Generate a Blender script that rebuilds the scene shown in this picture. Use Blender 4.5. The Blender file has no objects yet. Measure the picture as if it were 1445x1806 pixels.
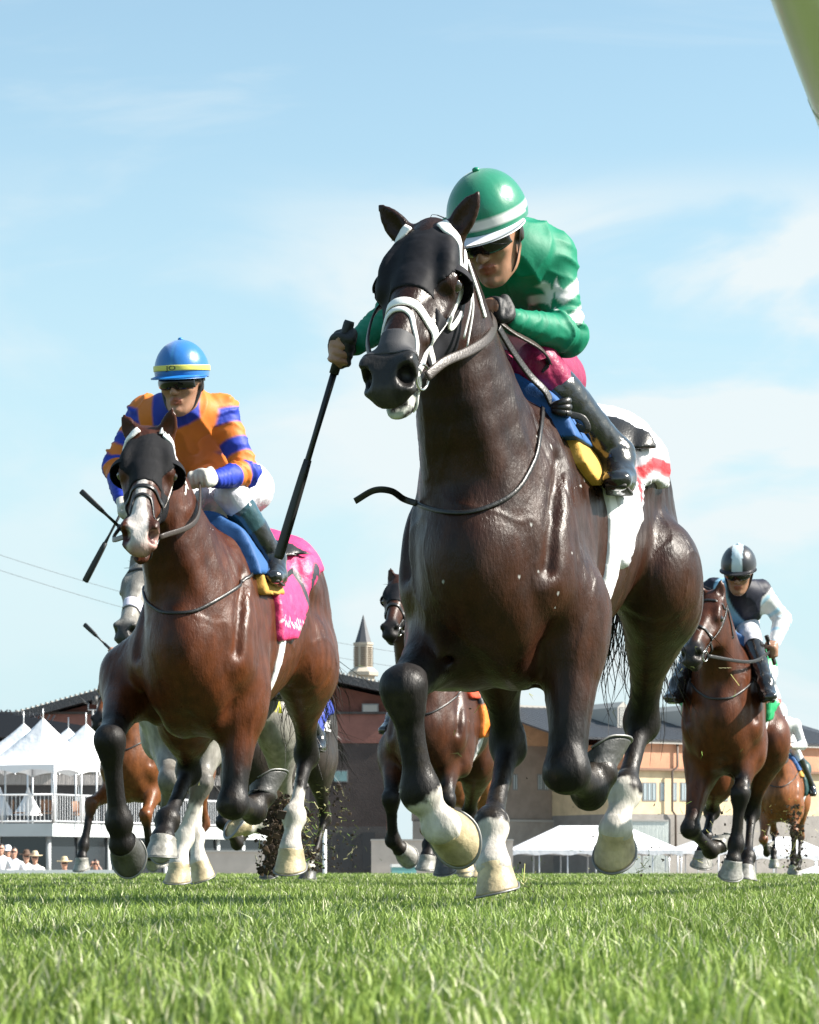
import bpy, math, random
import numpy as np
C = bpy.context.scene
PARTS = ['all']
HQ = 1
COL = C.collection
rad = math.radians

# ---------------------------------------------------------------- camera, sky, sun, exposure
F, CX, V0, H = 4700.0, 722.5, 1530.0, 0.12      # focal length and horizon of the photograph in its own pixels; camera height
cam_d = bpy.data.cameras.new("camera"); cam = bpy.data.objects.new("camera", cam_d); COL.objects.link(cam)
cam.location = (0, 0, H); cam.rotation_euler = (rad(90), 0, 0)
cam_d.sensor_fit = 'VERTICAL'; cam_d.sensor_height = 36.0; cam_d.lens = F / 1806 * 36
cam_d.shift_y = (V0 - 903) / 1806
cam_d.clip_start = 0.1; cam_d.clip_end = 6000
cam_d.dof.use_dof = True; cam_d.dof.focus_distance = 7.3; cam_d.dof.aperture_fstop = 22
C.camera = cam

SUN_AZ, SUN_EL = 92.0, 40.0                        # compass from +Y (view direction) clockwise; sun to the right
W = bpy.data.worlds.new("World"); C.world = W; W.use_nodes = True
wn, wl = W.node_tree.nodes, W.node_tree.links
wn.clear()
out = wn.new('ShaderNodeOutputWorld'); bg = wn.new('ShaderNodeBackground')
CLOUD, HORIZON = (4.3, 4.7, 4.8, 1), (3.15, 4.2, 4.6, 1)
sky = wn.new('ShaderNodeTexSky'); sky.sky_type = 'NISHITA'; sky.sun_disc = False
sky.sun_elevation = rad(SUN_EL); sky.sun_rotation = rad(SUN_AZ)
sky.air_density = 1.0; sky.dust_density = 1.0; sky.ozone_density = 1.3
bg.inputs['Strength'].default_value = 0.082
# thin soft cloud laid over the sky by direction, denser low down and to the right
def wnode(t, **k):
    n_ = wn.new(t)
    for a, b in k.items(): setattr(n_, a, b)
    return n_
def wmath(op, a, b=None):
    m_ = wnode('ShaderNodeMath', operation=op)
    for i_, q in enumerate((a, b)):
        if q is None: continue
        if isinstance(q, (int, float)): m_.inputs[i_].default_value = q
        else: wl.new(q, m_.inputs[i_])
    return m_.outputs[0]
def wramp(val, a, b, c=0., d=1.):
    m_ = wnode('ShaderNodeMapRange', interpolation_type='SMOOTHSTEP'); wl.new(val, m_.inputs['Value'])
    for nm, q in (('From Min', a), ('From Max', b), ('To Min', c), ('To Max', d)): m_.inputs[nm].default_value = q
    return m_.outputs[0]
def wnoise(scale, loc, rot, detail=6, rough=.5, dist=.4):
    mp = wnode('ShaderNodeMapping'); mp.inputs['Scale'].default_value = scale; mp.inputs['Location'].default_value = loc; mp.inputs['Rotation'].default_value = (0, rot, 0)
    n_ = wnode('ShaderNodeTexNoise'); n_.inputs['Scale'].default_value = 1.; n_.inputs['Detail'].default_value = detail; n_.inputs['Roughness'].default_value = rough; n_.inputs['Distortion'].default_value = dist
    wl.new(tc.outputs['Generated'], mp.inputs['Vector']); wl.new(mp.outputs[0], n_.inputs['Vector']); return n_.outputs['Fac']
tc = wnode('ShaderNodeTexCoord'); sep = wnode('ShaderNodeSeparateXYZ'); wl.new(tc.outputs['Generated'], sep.inputs[0])
tint = wnode('ShaderNodeMixRGB', blend_type='MULTIPLY'); tint.inputs['Fac'].default_value = 1; tint.inputs['Color2'].default_value = (1.10, 1.20, 1.05, 1); wl.new(sky.outputs[0], tint.inputs['Color1'])
puff = wramp(wnoise((9, 9, 17), (3.1, .4, 1.3), -.15), .40, .62)
wisp = wramp(wnoise((5, 5, 24), (1.2, 2.2, .3), .2, 7, .55, .8), .5, .74)
zone = wmath('MULTIPLY', wramp(sep.outputs['X'], -.09, .08, .32, 1.), wmath('MULTIPLY', wramp(sep.outputs['Z'], .262, .215), wramp(sep.outputs['Z'], .06, .16, .55, 1.)))
fac = wmath('ADD', wmath('MULTIPLY', puff, wmath('MULTIPLY', zone, 1.5)), wmath('MULTIPLY', wisp, .34))
fac = wmath('MINIMUM', fac, .92)
base = wnode('ShaderNodeMixRGB'); base.inputs['Color2'].default_value = HORIZON
wl.new(wramp(sep.outputs['Z'], .34, .02, .12, .92), base.inputs['Fac']); wl.new(tint.outputs[0], base.inputs['Color1'])
mixc = wnode('ShaderNodeMixRGB'); mixc.inputs['Color2'].default_value = CLOUD
wl.new(fac, mixc.inputs['Fac']); wl.new(base.outputs[0], mixc.inputs['Color1'])
wl.new(mixc.outputs[0], bg.inputs['Color']); wl.new(bg.outputs[0], out.inputs[0])

sd = bpy.data.lights.new("sun", 'SUN'); sd.energy = 5.0; sd.angle = rad(0.5); sd.color = (1.0, 0.94, 0.85)
sun = bpy.data.objects.new("sun", sd); COL.objects.link(sun)
_e, _a = rad(SUN_EL), rad(SUN_AZ)
SUND = np.array([math.cos(_e) * math.sin(_a), math.cos(_e) * math.cos(_a), math.sin(_e)])
from mathutils import Vector
sun.rotation_euler = Vector(SUND).to_track_quat('Z', 'Y').to_euler()
C.view_settings.view_transform = 'Standard'; C.view_settings.look = 'None'
C.view_settings.exposure = 1.3; C.view_settings.gamma = 1.0
C.cycles.max_bounces = 6; C.cycles.transparent_max_bounces = 8
C.cycles.use_denoising = True

rng = np.random.default_rng(7); random.seed(7)
A3 = lambda *p: np.array(p, float)
def unit(v): v = np.asarray(v, float); return v / (np.linalg.norm(v) + 1e-12)

# ---------------------------------------------------------------- materials
def principled(name, col=(.5, .5, .5), rough=.5, spec=.5, metal=0., coat=0., bump=0., bscale=60., var=0., vscale=8., attr=None, sheen=0., emis=None, trans=0., stretch=(1, 1, 1), rvar=0., bump2=0., b2scale=8., sss=0., coatr=.15):
    m = bpy.data.materials.new(name); m.use_nodes = True
    n, l = m.node_tree.nodes, m.node_tree.links
    b = n['Principled BSDF']
    b.inputs['Roughness'].default_value = rough; b.inputs['Metallic'].default_value = metal
    b.inputs['Specular IOR Level'].default_value = spec; b.inputs['Coat Weight'].default_value = coat
    b.inputs['Coat Roughness'].default_value = coatr; b.inputs['Sheen Weight'].default_value = sheen
    b.inputs['Transmission Weight'].default_value = trans
    if sss:
        b.inputs['Subsurface Weight'].default_value = sss; b.inputs['Subsurface Radius'].default_value = (.012, .005, .003); b.inputs['Subsurface Scale'].default_value = 1.0
    tcn = n.new('ShaderNodeTexCoord'); mpn = n.new('ShaderNodeMapping'); mpn.inputs['Scale'].default_value = stretch
    l.new(tcn.outputs['Object'], mpn.inputs[0])
    src = None
    if attr:
        at = n.new('ShaderNodeAttribute'); at.attribute_name = attr; src = at.outputs['Color']
    if var > 0:
        nz = n.new('ShaderNodeTexNoise'); nz.inputs['Scale'].default_value = vscale; nz.inputs['Detail'].default_value = 6
        l.new(mpn.outputs[0], nz.inputs['Vector'])
        mr_ = n.new('ShaderNodeMapRange'); mr_.inputs['From Min'].default_value = .3; mr_.inputs['From Max'].default_value = .7
        mr_.inputs['To Min'].default_value = 1 - var; mr_.inputs['To Max'].default_value = 1 + var
        l.new(nz.outputs['Fac'], mr_.inputs[0])
        vm = n.new('ShaderNodeVectorMath'); vm.operation = 'SCALE'
        if src: l.new(src, vm.inputs[0])
        else: vm.inputs[0].default_value = col
        l.new(mr_.outputs[0], vm.inputs['Scale']); l.new(vm.outputs[0], b.inputs['Base Color'])
        if rvar:
            m2 = n.new('ShaderNodeMapRange'); m2.inputs['From Min'].default_value = .3; m2.inputs['From Max'].default_value = .7
            m2.inputs['To Min'].default_value = rough - rvar; m2.inputs['To Max'].default_value = rough + rvar
            nz2 = n.new('ShaderNodeTexNoise'); nz2.inputs['Scale'].default_value = vscale * .7; nz2.inputs['Detail'].default_value = 4
            l.new(mpn.outputs[0], nz2.inputs['Vector']); l.new(nz2.outputs['Fac'], m2.inputs[0]); l.new(m2.outputs[0], b.inputs['Roughness'])
    elif src: l.new(src, b.inputs['Base Color'])
    else: b.inputs['Base Color'].default_value = (*col, 1)
    prev = None
    for st, sc in ((bump, bscale), (bump2, b2scale)):
        if st > 0:
            nb = n.new('ShaderNodeTexNoise'); nb.inputs['Scale'].default_value = sc; nb.inputs['Detail'].default_value = 5
            l.new(mpn.outputs[0], nb.inputs['Vector'])
            bp = n.new('ShaderNodeBump'); bp.inputs['Strength'].default_value = st; bp.inputs['Distance'].default_value = .6 / sc
            l.new(nb.outputs['Fac'], bp.inputs['Height'])
            if prev: l.new(prev, bp.inputs['Normal'])
            prev = bp.outputs[0]
    if prev: l.new(prev, b.inputs['Normal'])
    if emis: b.inputs['Emission Color'].default_value = (*emis, 1); b.inputs['Emission Strength'].default_value = 1
    return m
_mc = {}
def mat(name, **k):
    if name not in _mc: _mc[name] = principled(name, **k)
    return _mc[name]

# ---------------------------------------------------------------- objects
def link(o, parent=None):
    COL.objects.link(o)
    if parent is not None: o.parent = parent
    return o
def tag(o, label=None, cat=None, group=None, kind=None):
    if label: o['label'] = label
    if cat: o['category'] = cat
    if group: o['group'] = group
    if kind: o['kind'] = kind
    return o
def empty(name, loc=(0, 0, 0), rz=0., label=None, cat=None, group=None):
    o = bpy.data.objects.new(name, None); o.empty_display_size = .1; o.location = loc; o.rotation_euler = (0, 0, rz)
    link(o); return tag(o, label, cat, group)
def mesh_obj(name, V, Fc, m=None, parent=None, smooth=True, col=None, mats=None, mi=None):
    V = np.asarray(V, float)
    me = bpy.data.meshes.new(name)
    if isinstance(Fc, np.ndarray):
        nf, k = Fc.shape
        me.vertices.add(len(V)); me.vertices.foreach_set('co', V.ravel())
        me.loops.add(nf * k); me.loops.foreach_set('vertex_index', Fc.ravel().astype(np.int32))
        me.polygons.add(nf); me.polygons.foreach_set('loop_start', np.arange(0, nf * k, k, dtype=np.int32))
        me.update(calc_edges=True)
    else:
        me.from_pydata([tuple(v) for v in V], [], Fc); me.update()
    if smooth: me.polygons.foreach_set('use_smooth', np.ones(len(me.polygons), bool))
    if col is not None:
        a = me.color_attributes.new('Col', 'FLOAT_COLOR', 'POINT')
        cc = np.ones((len(V), 4), np.float32); cc[:, :3] = col; a.data.foreach_set('color', cc.ravel())
    for mm in (mats or ([m] if m else [])): me.materials.append(mm)
    if mi is not None: me.polygons.foreach_set('material_index', np.asarray(mi, np.int32))
    me.validate()
    return link(bpy.data.objects.new(name, me), parent)

class MB:
    """collects simple solids into one mesh"""
    def __init__(s): s.V = []; s.F = []; s.M = []
    def add(s, V, Fs, mi=0):
        o = len(s.V); s.V += [tuple(v) for v in V]; s.F += [tuple(i + o for i in f) for f in Fs]; s.M += [mi] * len(Fs); return s
    def box(s, x0, x1, y0, y1, z0, z1, mi=0):
        V = [(x, y, z) for z in (z0, z1) for y in (y0, y1) for x in (x0, x1)]
        return s.add(V, [(0, 2, 3, 1), (4, 5, 7, 6), (0, 1, 5, 4), (2, 6, 7, 3), (0, 4, 6, 2), (1, 3, 7, 5)], mi)
    def hexa(s, P8, mi=0):     # bottom ring 4 (ccw from above), top ring 4
        return s.add(P8, [(3, 2, 1, 0), (4, 5, 6, 7), (0, 1, 5, 4), (1, 2, 6, 5), (2, 3, 7, 6), (3, 0, 4, 7)], mi)
    def tube(s, pts, r, n=8, mi=0, caps=True):
        V, Fs = sweep(pts, r, r, n, caps=caps); return s.add(V, Fs, mi)
    def obj(s, name, m=None, parent=None, smooth=False, mats=None):
        return mesh_obj(name, s.V, s.F, m, parent, smooth, None, mats, s.M if mats else None)
def sweep(pts, rw, rt, n=8, normals=None, caps=True, square=False):
    """sweep an elliptical section along points; rw across, rt along the normal"""
    P = np.asarray(pts, float); N = len(P)
    rw = np.broadcast_to(np.asarray(rw, float), (N,)); rt = np.broadcast_to(np.asarray(rt, float), (N,))
    T = np.gradient(P, axis=0); T /= np.linalg.norm(T, axis=1, keepdims=True) + 1e-12
    if normals is None:
        nn = np.cross(T[0], A3(0, 0, 1)); 
        if np.linalg.norm(nn) < .1: nn = np.cross(T[0], A3(1, 0, 0))
        Ns = []
        for t in T:
            nn = nn - t * (nn @ t); nn = unit(nn); Ns.append(nn)
        Ns = np.array(Ns)
    else:
        Ns = np.asarray(normals, float); Ns = Ns - T * np.sum(Ns * T, 1, keepdims=True); Ns /= np.linalg.norm(Ns, axis=1, keepdims=True) + 1e-12
    B = np.cross(T, Ns)
    a = np.linspace(0, 2 * np.pi, n, endpoint=False) + (np.pi / n if square else 0)
    ca, sa = np.cos(a), np.sin(a)
    if square:
        e = .45; ca = np.sign(ca) * np.abs(ca) ** e; sa = np.sign(sa) * np.abs(sa) ** e
    V = (P[:, None] + B[:, None] * (ca[None, :, None] * rw[:, None, None]) + Ns[:, None] * (sa[None, :, None] * rt[:, None, None])).reshape(-1, 3)
    Fs = [(i * n + j, i * n + (j + 1) % n, (i + 1) * n + (j + 1) % n, (i + 1) * n + j) for i in range(N - 1) for j in range(n)]
    if caps: Fs += [tuple(range(n))[::-1], tuple((N - 1) * n + j for j in range(n))]
    return V, Fs
def spline(pts, n=6):
    """Catmull-Rom resampling of rows (any width)"""
    P = np.asarray(pts, float)
    if len(P) < 3: 
        t = np.linspace(0, 1, n + 1)[:, None]; return P[0] * (1 - t) + P[-1] * t
    Q = np.vstack([2 * P[0] - P[1], P, 2 * P[-1] - P[-2]]); R = []
    for i in range(1, len(Q) - 2):
        for t in np.linspace(0, 1, n, endpoint=False):
            a, b, c, d = Q[i - 1], Q[i], Q[i + 1], Q[i + 2]
            R.append(.5 * (2 * b + (c - a) * t + (2 * a - 5 * b + 4 * c - d) * t * t + (3 * b - a - 3 * c + d) * t ** 3))
    R.append(P[-1]); return np.array(R)

# ---------------------------------------------------------------- implicit bodies (smooth unions of tapered elliptical limbs)
class Limb:
    def __init__(s, st, lat=(0, 1, 0), k=.03, op='add', sub=5):
        R = np.array([[*p, a, b] for p, a, b in st], float)
        if len(R) > 2 and sub > 1: R = spline(R, sub)
        R[:, 3:] = np.maximum(R[:, 3:], .002)
        s.seg = [(R[i, :3], R[i + 1, :3], R[i, 3], R[i + 1, 3], R[i, 4], R[i + 1, 4]) for i in range(len(R) - 1)]
        s.lat = unit(lat); s.k = k; s.op = op
        mr_ = R[:, 3:].max(1, keepdims=True)
        s.lo = (R[:, :3] - mr_).min(0); s.hi = (R[:, :3] + mr_).max(0)
    def ev1(s, g, x, y, z):
        a, b, r0, r1, q0, q1 = g
        ax = b - a; L2 = max(ax @ ax, 1e-9)
        la = s.lat - ax * ((s.lat @ ax) / L2); la = la / (np.linalg.norm(la) + 1e-9)
        dx, dy, dz = x - a[0], y - a[1], z - a[2]
        t = np.clip((dx * ax[0] + dy * ax[1] + dz * ax[2]) / L2, 0, 1)
        dx, dy, dz = dx - t * ax[0], dy - t * ax[1], dz - t * ax[2]
        ql = dx * la[0] + dy * la[1] + dz * la[2]
        ql2 = ql * ql; qr2 = np.maximum(dx * dx + dy * dy + dz * dz - ql2, 0)
        ra = r0 + (r1 - r0) * t; rb = q0 + (q1 - q0) * t
        k0 = np.sqrt(qr2 / ra ** 2 + ql2 / rb ** 2); k1 = np.sqrt(qr2 / ra ** 4 + ql2 / rb ** 4)
        return np.where(k0 < 1e-4, -np.minimum(ra, rb), k0 * (k0 - 1) / np.maximum(k1, 1e-6))
    def pts(s, x, y, z):
        if not hasattr(s, 'Q'):
            s.Q = [np.array([g[i] for g in s.seg]) for i in range(6)]
            ax = s.Q[1] - s.Q[0]; L2 = np.maximum((ax * ax).sum(1), 1e-9)
            la = s.lat - ax * ((ax @ s.lat) / L2)[:, None]; la /= np.linalg.norm(la, axis=1, keepdims=True) + 1e-9
            s.Q += [ax, L2, la]
        a, b, r0, r1, q0, q1, ax, L2, la = s.Q; sh = x.shape
        Pm = np.stack([x.ravel(), y.ravel(), z.ravel()], 1)
        D = Pm[None] - a[:, None]; t = np.clip(np.einsum('snk,sk->sn', D, ax) / L2[:, None], 0, 1)
        D = D - t[..., None] * ax[:, None]; ql2 = np.einsum('snk,sk->sn', D, la) ** 2
        qr2 = np.maximum(np.einsum('snk,snk->sn', D, D) - ql2, 0)
        ra = r0[:, None] + (r1 - r0)[:, None] * t; rb = q0[:, None] + (q1 - q0)[:, None] * t
        k0 = np.sqrt(qr2 / ra ** 2 + ql2 / rb ** 2); k1 = np.sqrt(qr2 / ra ** 4 + ql2 / rb ** 4)
        return np.where(k0 < 1e-4, -np.minimum(ra, rb), k0 * (k0 - 1) / np.maximum(k1, 1e-6)).min(0).reshape(sh)
class Ell:
    def __init__(s, c, r, axes=None, k=.03, op='add'):
        s.c = np.array(c, float); s.r = np.array(r, float); s.A = np.eye(3) if axes is None else np.array(axes, float)
        s.k = k; s.op = op; e = np.abs(s.A.T) @ s.r if axes is not None else s.r
        m_ = s.r.max() if axes is not None else e
        s.lo = s.c - m_; s.hi = s.c + m_
    def pts(s, x, y, z):
        dx, dy, dz = x - s.c[0], y - s.c[1], z - s.c[2]
        k0 = 0; k1 = 0
        for i in range(3):
            q = dx * s.A[i, 0] + dy * s.A[i, 1] + dz * s.A[i, 2]
            q2 = q * q; k0 = k0 + q2 / s.r[i] ** 2; k1 = k1 + q2 / s.r[i] ** 4
        k0 = np.sqrt(k0); k1 = np.sqrt(k1)
        return np.where(k0 < 1e-4, -s.r.min(), k0 * (k0 - 1) / np.maximum(k1, 1e-6))
def smin(a, b, k):
    h = np.maximum(k - np.abs(a - b), 0) / k; return np.minimum(a, b) - h * h * k * .25
def comb(d, e, o):
    if o.op == 'add': return smin(d, e, o.k)
    return -smin(-d, e, o.k)          # carve
class Body:
    def __init__(s): s.ops = []
    def limb(s, st, **k): s.ops.append(Limb(st, **k)); return s
    def ell(s, c, r, **k): s.ops.append(Ell(c, r, **k)); return s
    def at(s, P):
        P = np.asarray(P, float); x, y, z = P[..., 0], P[..., 1], P[..., 2]
        d = np.full(x.shape, 9.)
        lo, hi = P.reshape(-1, 3).min(0) - .3, P.reshape(-1, 3).max(0) + .3
        for o in s.ops:
            if (o.lo < hi).all() and (o.hi > lo).all(): d = comb(d, o.pts(x, y, z), o)
        return d
    def grad(s, P, h=.002):
        P = np.asarray(P, float); g = np.zeros(P.shape)
        for i in range(3):
            e = np.zeros(3); e[i] = h; g[..., i] = (s.at(P + e) - s.at(P - e))
        return g / (np.linalg.norm(g, axis=-1, keepdims=True) + 1e-12)
    def snap(s, P, off=0., it=6):
        P = np.array(P, float)
        for _ in range(it): P = P - (s.at(P) - off)[..., None] * s.grad(P) * .8
        return P
    def bounds(s):
        A = [o for o in s.ops if o.op == 'add']
        return np.min([o.lo for o in A], 0), np.max([o.hi for o in A], 0)
    def field(s, vox, lo=None, hi=None, pad=.03):
        l, h = s.bounds(); l = l - pad if lo is None else np.asarray(lo, float); h = h + pad if hi is None else np.asarray(hi, float)
        n = np.ceil((h - l) / vox).astype(int) + 2
        G = [l[i] + vox * np.arange(n[i]) for i in range(3)]
        D = np.full(n, .3, np.float32)
        def rng_(a, b):
            i0 = np.maximum(np.floor((a - l) / vox).astype(int), 0); i1 = np.minimum(np.ceil((b - l) / vox).astype(int) + 1, n); return i0, i1
        for o in s.ops:
            m_ = o.k + .06
            i0, i1 = rng_(o.lo - m_, o.hi + m_)
            if np.any(i1 <= i0): continue
            sl = tuple(slice(a, b) for a, b in zip(i0, i1))
            if isinstance(o, Limb):
                e = np.full(tuple(i1 - i0), .3, np.float32)
                for g in o.seg:
                    r_ = max(g[2:]); a = np.minimum(g[0], g[1]) - r_ - m_; b = np.maximum(g[0], g[1]) + r_ + m_
                    j0, j1 = rng_(a, b); j0 = np.maximum(j0, i0); j1 = np.minimum(j1, i1)
                    if np.any(j1 <= j0): continue
                    s2 = tuple(slice(p - q, w - q) for p, w, q in zip(j0, j1, i0))
                    X = G[0][j0[0]:j1[0], None, None]; Y = G[1][None, j0[1]:j1[1], None]; Z = G[2][None, None, j0[2]:j1[2]]
                    e[s2] = np.minimum(e[s2], o.ev1(g, X, Y, Z))
            else:
                X = G[0][i0[0]:i1[0], None, None]; Y = G[1][None, i0[1]:i1[1], None]; Z = G[2][None, None, i0[2]:i1[2]]
                e = o.pts(X, Y, Z)
            D[sl] = comb(D[sl], e, o)
        return D, l, G
def surf(D, lo, vox, smooth=2):
    """surface nets"""
    n = np.array(D.shape); S = D < 0
    c = np.zeros(n - 1, np.int8)
    for i in (0, 1):
        for j in (0, 1):
            for k in (0, 1): c += S[i:n[0] - 1 + i, j:n[1] - 1 + j, k:n[2] - 1 + k]
    act = np.argwhere((c > 0) & (c < 8))
    idx = np.full(n - 1, -1, np.int32); idx[tuple(act.T)] = np.arange(len(act))
    acc = np.zeros((len(act), 3)); cnt = np.zeros(len(act))
    cor = [(i, j, k) for i in (0, 1) for j in (0, 1) for k in (0, 1)]
    val = {q: D[act[:, 0] + q[0], act[:, 1] + q[1], act[:, 2] + q[2]].astype(float) for q in cor}
    for a in cor:
        for ax in range(3):
            if a[ax] == 0:
                b = list(a); b[ax] = 1; b = tuple(b)
                va, vb = val[a], val[b]; cr = (va < 0) != (vb < 0)
                t = np.where(cr, va / np.where(cr, va - vb, 1), 0)
                p = np.array(a, float)[None] + np.zeros((len(act), 3)); p[:, ax] += t
                acc[cr] += p[cr]; cnt[cr] += 1
    V = (act + acc / cnt[:, None]) * vox + lo
    Fs = []
    for ax in range(3):
        o1, o2 = (ax + 1) % 3, (ax + 2) % 3
        s0 = [slice(1, n[i] - 1) for i in range(3)]; s1 = list(s0)
        s0[ax] = slice(0, n[ax] - 1); s1[ax] = slice(1, n[ax])
        A, B = S[tuple(s0)], S[tuple(s1)]
        e = np.argwhere(A != B)
        if not len(e): continue
        ins = A[tuple(e.T)]
        base = e.copy(); base[:, o1] += 1; base[:, o2] += 1
        def cell(d1, d2):
            q = base.copy(); q[:, o1] -= d1; q[:, o2] -= d2; return idx[tuple(q.T)]
        q = np.stack([cell(1, 1), cell(0, 1), cell(0, 0), cell(1, 0)], 1)
        q[~ins] = q[~ins][:, ::-1]; Fs.append(q)
    Fs = np.vstack(Fs)
    Fs = Fs[(Fs >= 0).all(1)]
    for _ in range(smooth): V = relax(V, Fs, .5)
    return V, Fs
def scatter(n, idx, val): return np.stack([np.bincount(idx, val[:, i], minlength=n) for i in range(3)], 1)
def relax(V, Fs, w):
    n = len(V); a = Fs.ravel(); b = np.roll(Fs, -1, 1).ravel(); c = np.roll(Fs, 1, 1).ravel()
    acc = scatter(n, np.concatenate([a, a]), V[np.concatenate([b, c])]); cnt = 2 * np.bincount(a, minlength=n)
    return V * (1 - w) + w * acc / np.maximum(cnt, 1)[:, None]
def vnormals(V, Fs):
    n_ = np.cross(V[Fs[:, 2]] - V[Fs[:, 0]], V[Fs[:, 3]] - V[Fs[:, 1]]); N = scatter(len(V), Fs.ravel(), np.repeat(n_, 4, 0))
    return N / (np.linalg.norm(N, axis=1, keepdims=True) + 1e-12)
def vnoise(P, sc, seed=0):
    """smooth value noise, -1..1"""
    P = np.asarray(P, float) * sc + seed * 17.13; i = np.floor(P).astype(np.int64); f = P - i; f = f * f * (3 - 2 * f)
    def h(a, b, c):
        v = (a * 374761393 + b * 668265263 + c * 2147483647 + seed * 1013) & 0xffffffff
        v = ((v ^ (v >> 13)) * 1274126177) & 0xffffffff; v = v ^ (v >> 16); return (v & 0xffff) / 32767.5 - 1
    r = 0
    for a in (0, 1):
        for b in (0, 1):
            for c in (0, 1):
                w = (f[:, 0] if a else 1 - f[:, 0]) * (f[:, 1] if b else 1 - f[:, 1]) * (f[:, 2] if c else 1 - f[:, 2])
                r = r + w * h(i[:, 0] + a, i[:, 1] + b, i[:, 2] + c)
    return r
def mixv(a, b, t): return np.asarray(a) * (1 - t)[:, None] + np.asarray(b) * t[:, None]
def sstep(x, a, b): t = np.clip((x - a) / (b - a), 0, 1); return t * t * (3 - 2 * t)

def band(x, a, b, w=.03): return sstep(x, a - w, a + w) * (1 - sstep(x, b - w, b + w))
def paint(X, c, m): return mixv(X, np.tile(c, (len(X), 1)), np.clip(m, 0, 1))
class Frame:
    """a horse's own frame: x forward, y to its left, z up; pix() reads where a point of the photograph lies at forward distance xf"""
    def __init__(s, O, yaw):
        s.O = np.array([O[0], O[1], 0.]); a = rad(yaw)
        s.h = np.array([-math.sin(a), -math.cos(a), 0]); s.l = np.array([math.cos(a), -math.sin(a), 0])
        s.rz = math.atan2(s.h[1], s.h[0])
    def pix(s, u, v, xf):
        dx = (u - CX) / F; dz = (V0 - v) / F
        t = (xf + s.h @ s.O) / (s.h @ np.array([dx, 1, 0]))
        d = np.array([dx * t, t, H + dz * t]) - s.O
        return np.array([d @ s.h, d @ s.l, d[2]])
    def world(s, p): p = np.asarray(p, float); return s.O + p[..., 0:1] * s.h + p[..., 1:2] * s.l + p[..., 2:3] * np.array([0, 0, 1.])
# ---------------------------------------------------------------- horses
class HeadFrame:
    def __init__(s, poll, muz, roll=0., turn=0.):
        s.p = np.array(poll, float); s.f = unit(np.array(muz) - s.p); s.s = np.linalg.norm(np.array(muz) - s.p) / .60
        l = unit(np.cross((0, 0, 1), s.f)); d = np.cross(s.f, l); r = rad(roll)
        s.l = l * math.cos(r) + d * math.sin(r); s.d = np.cross(s.f, s.l)
        s.A = np.array([s.f, s.d, s.l])
    def __call__(s, u, v, w): return s.p + s.s * (u * s.f + v * s.d + w * s.l)
    def inv(s, P): q = (np.asarray(P) - s.p) / s.s; return q @ s.f, q @ s.d, q @ s.l

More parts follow.
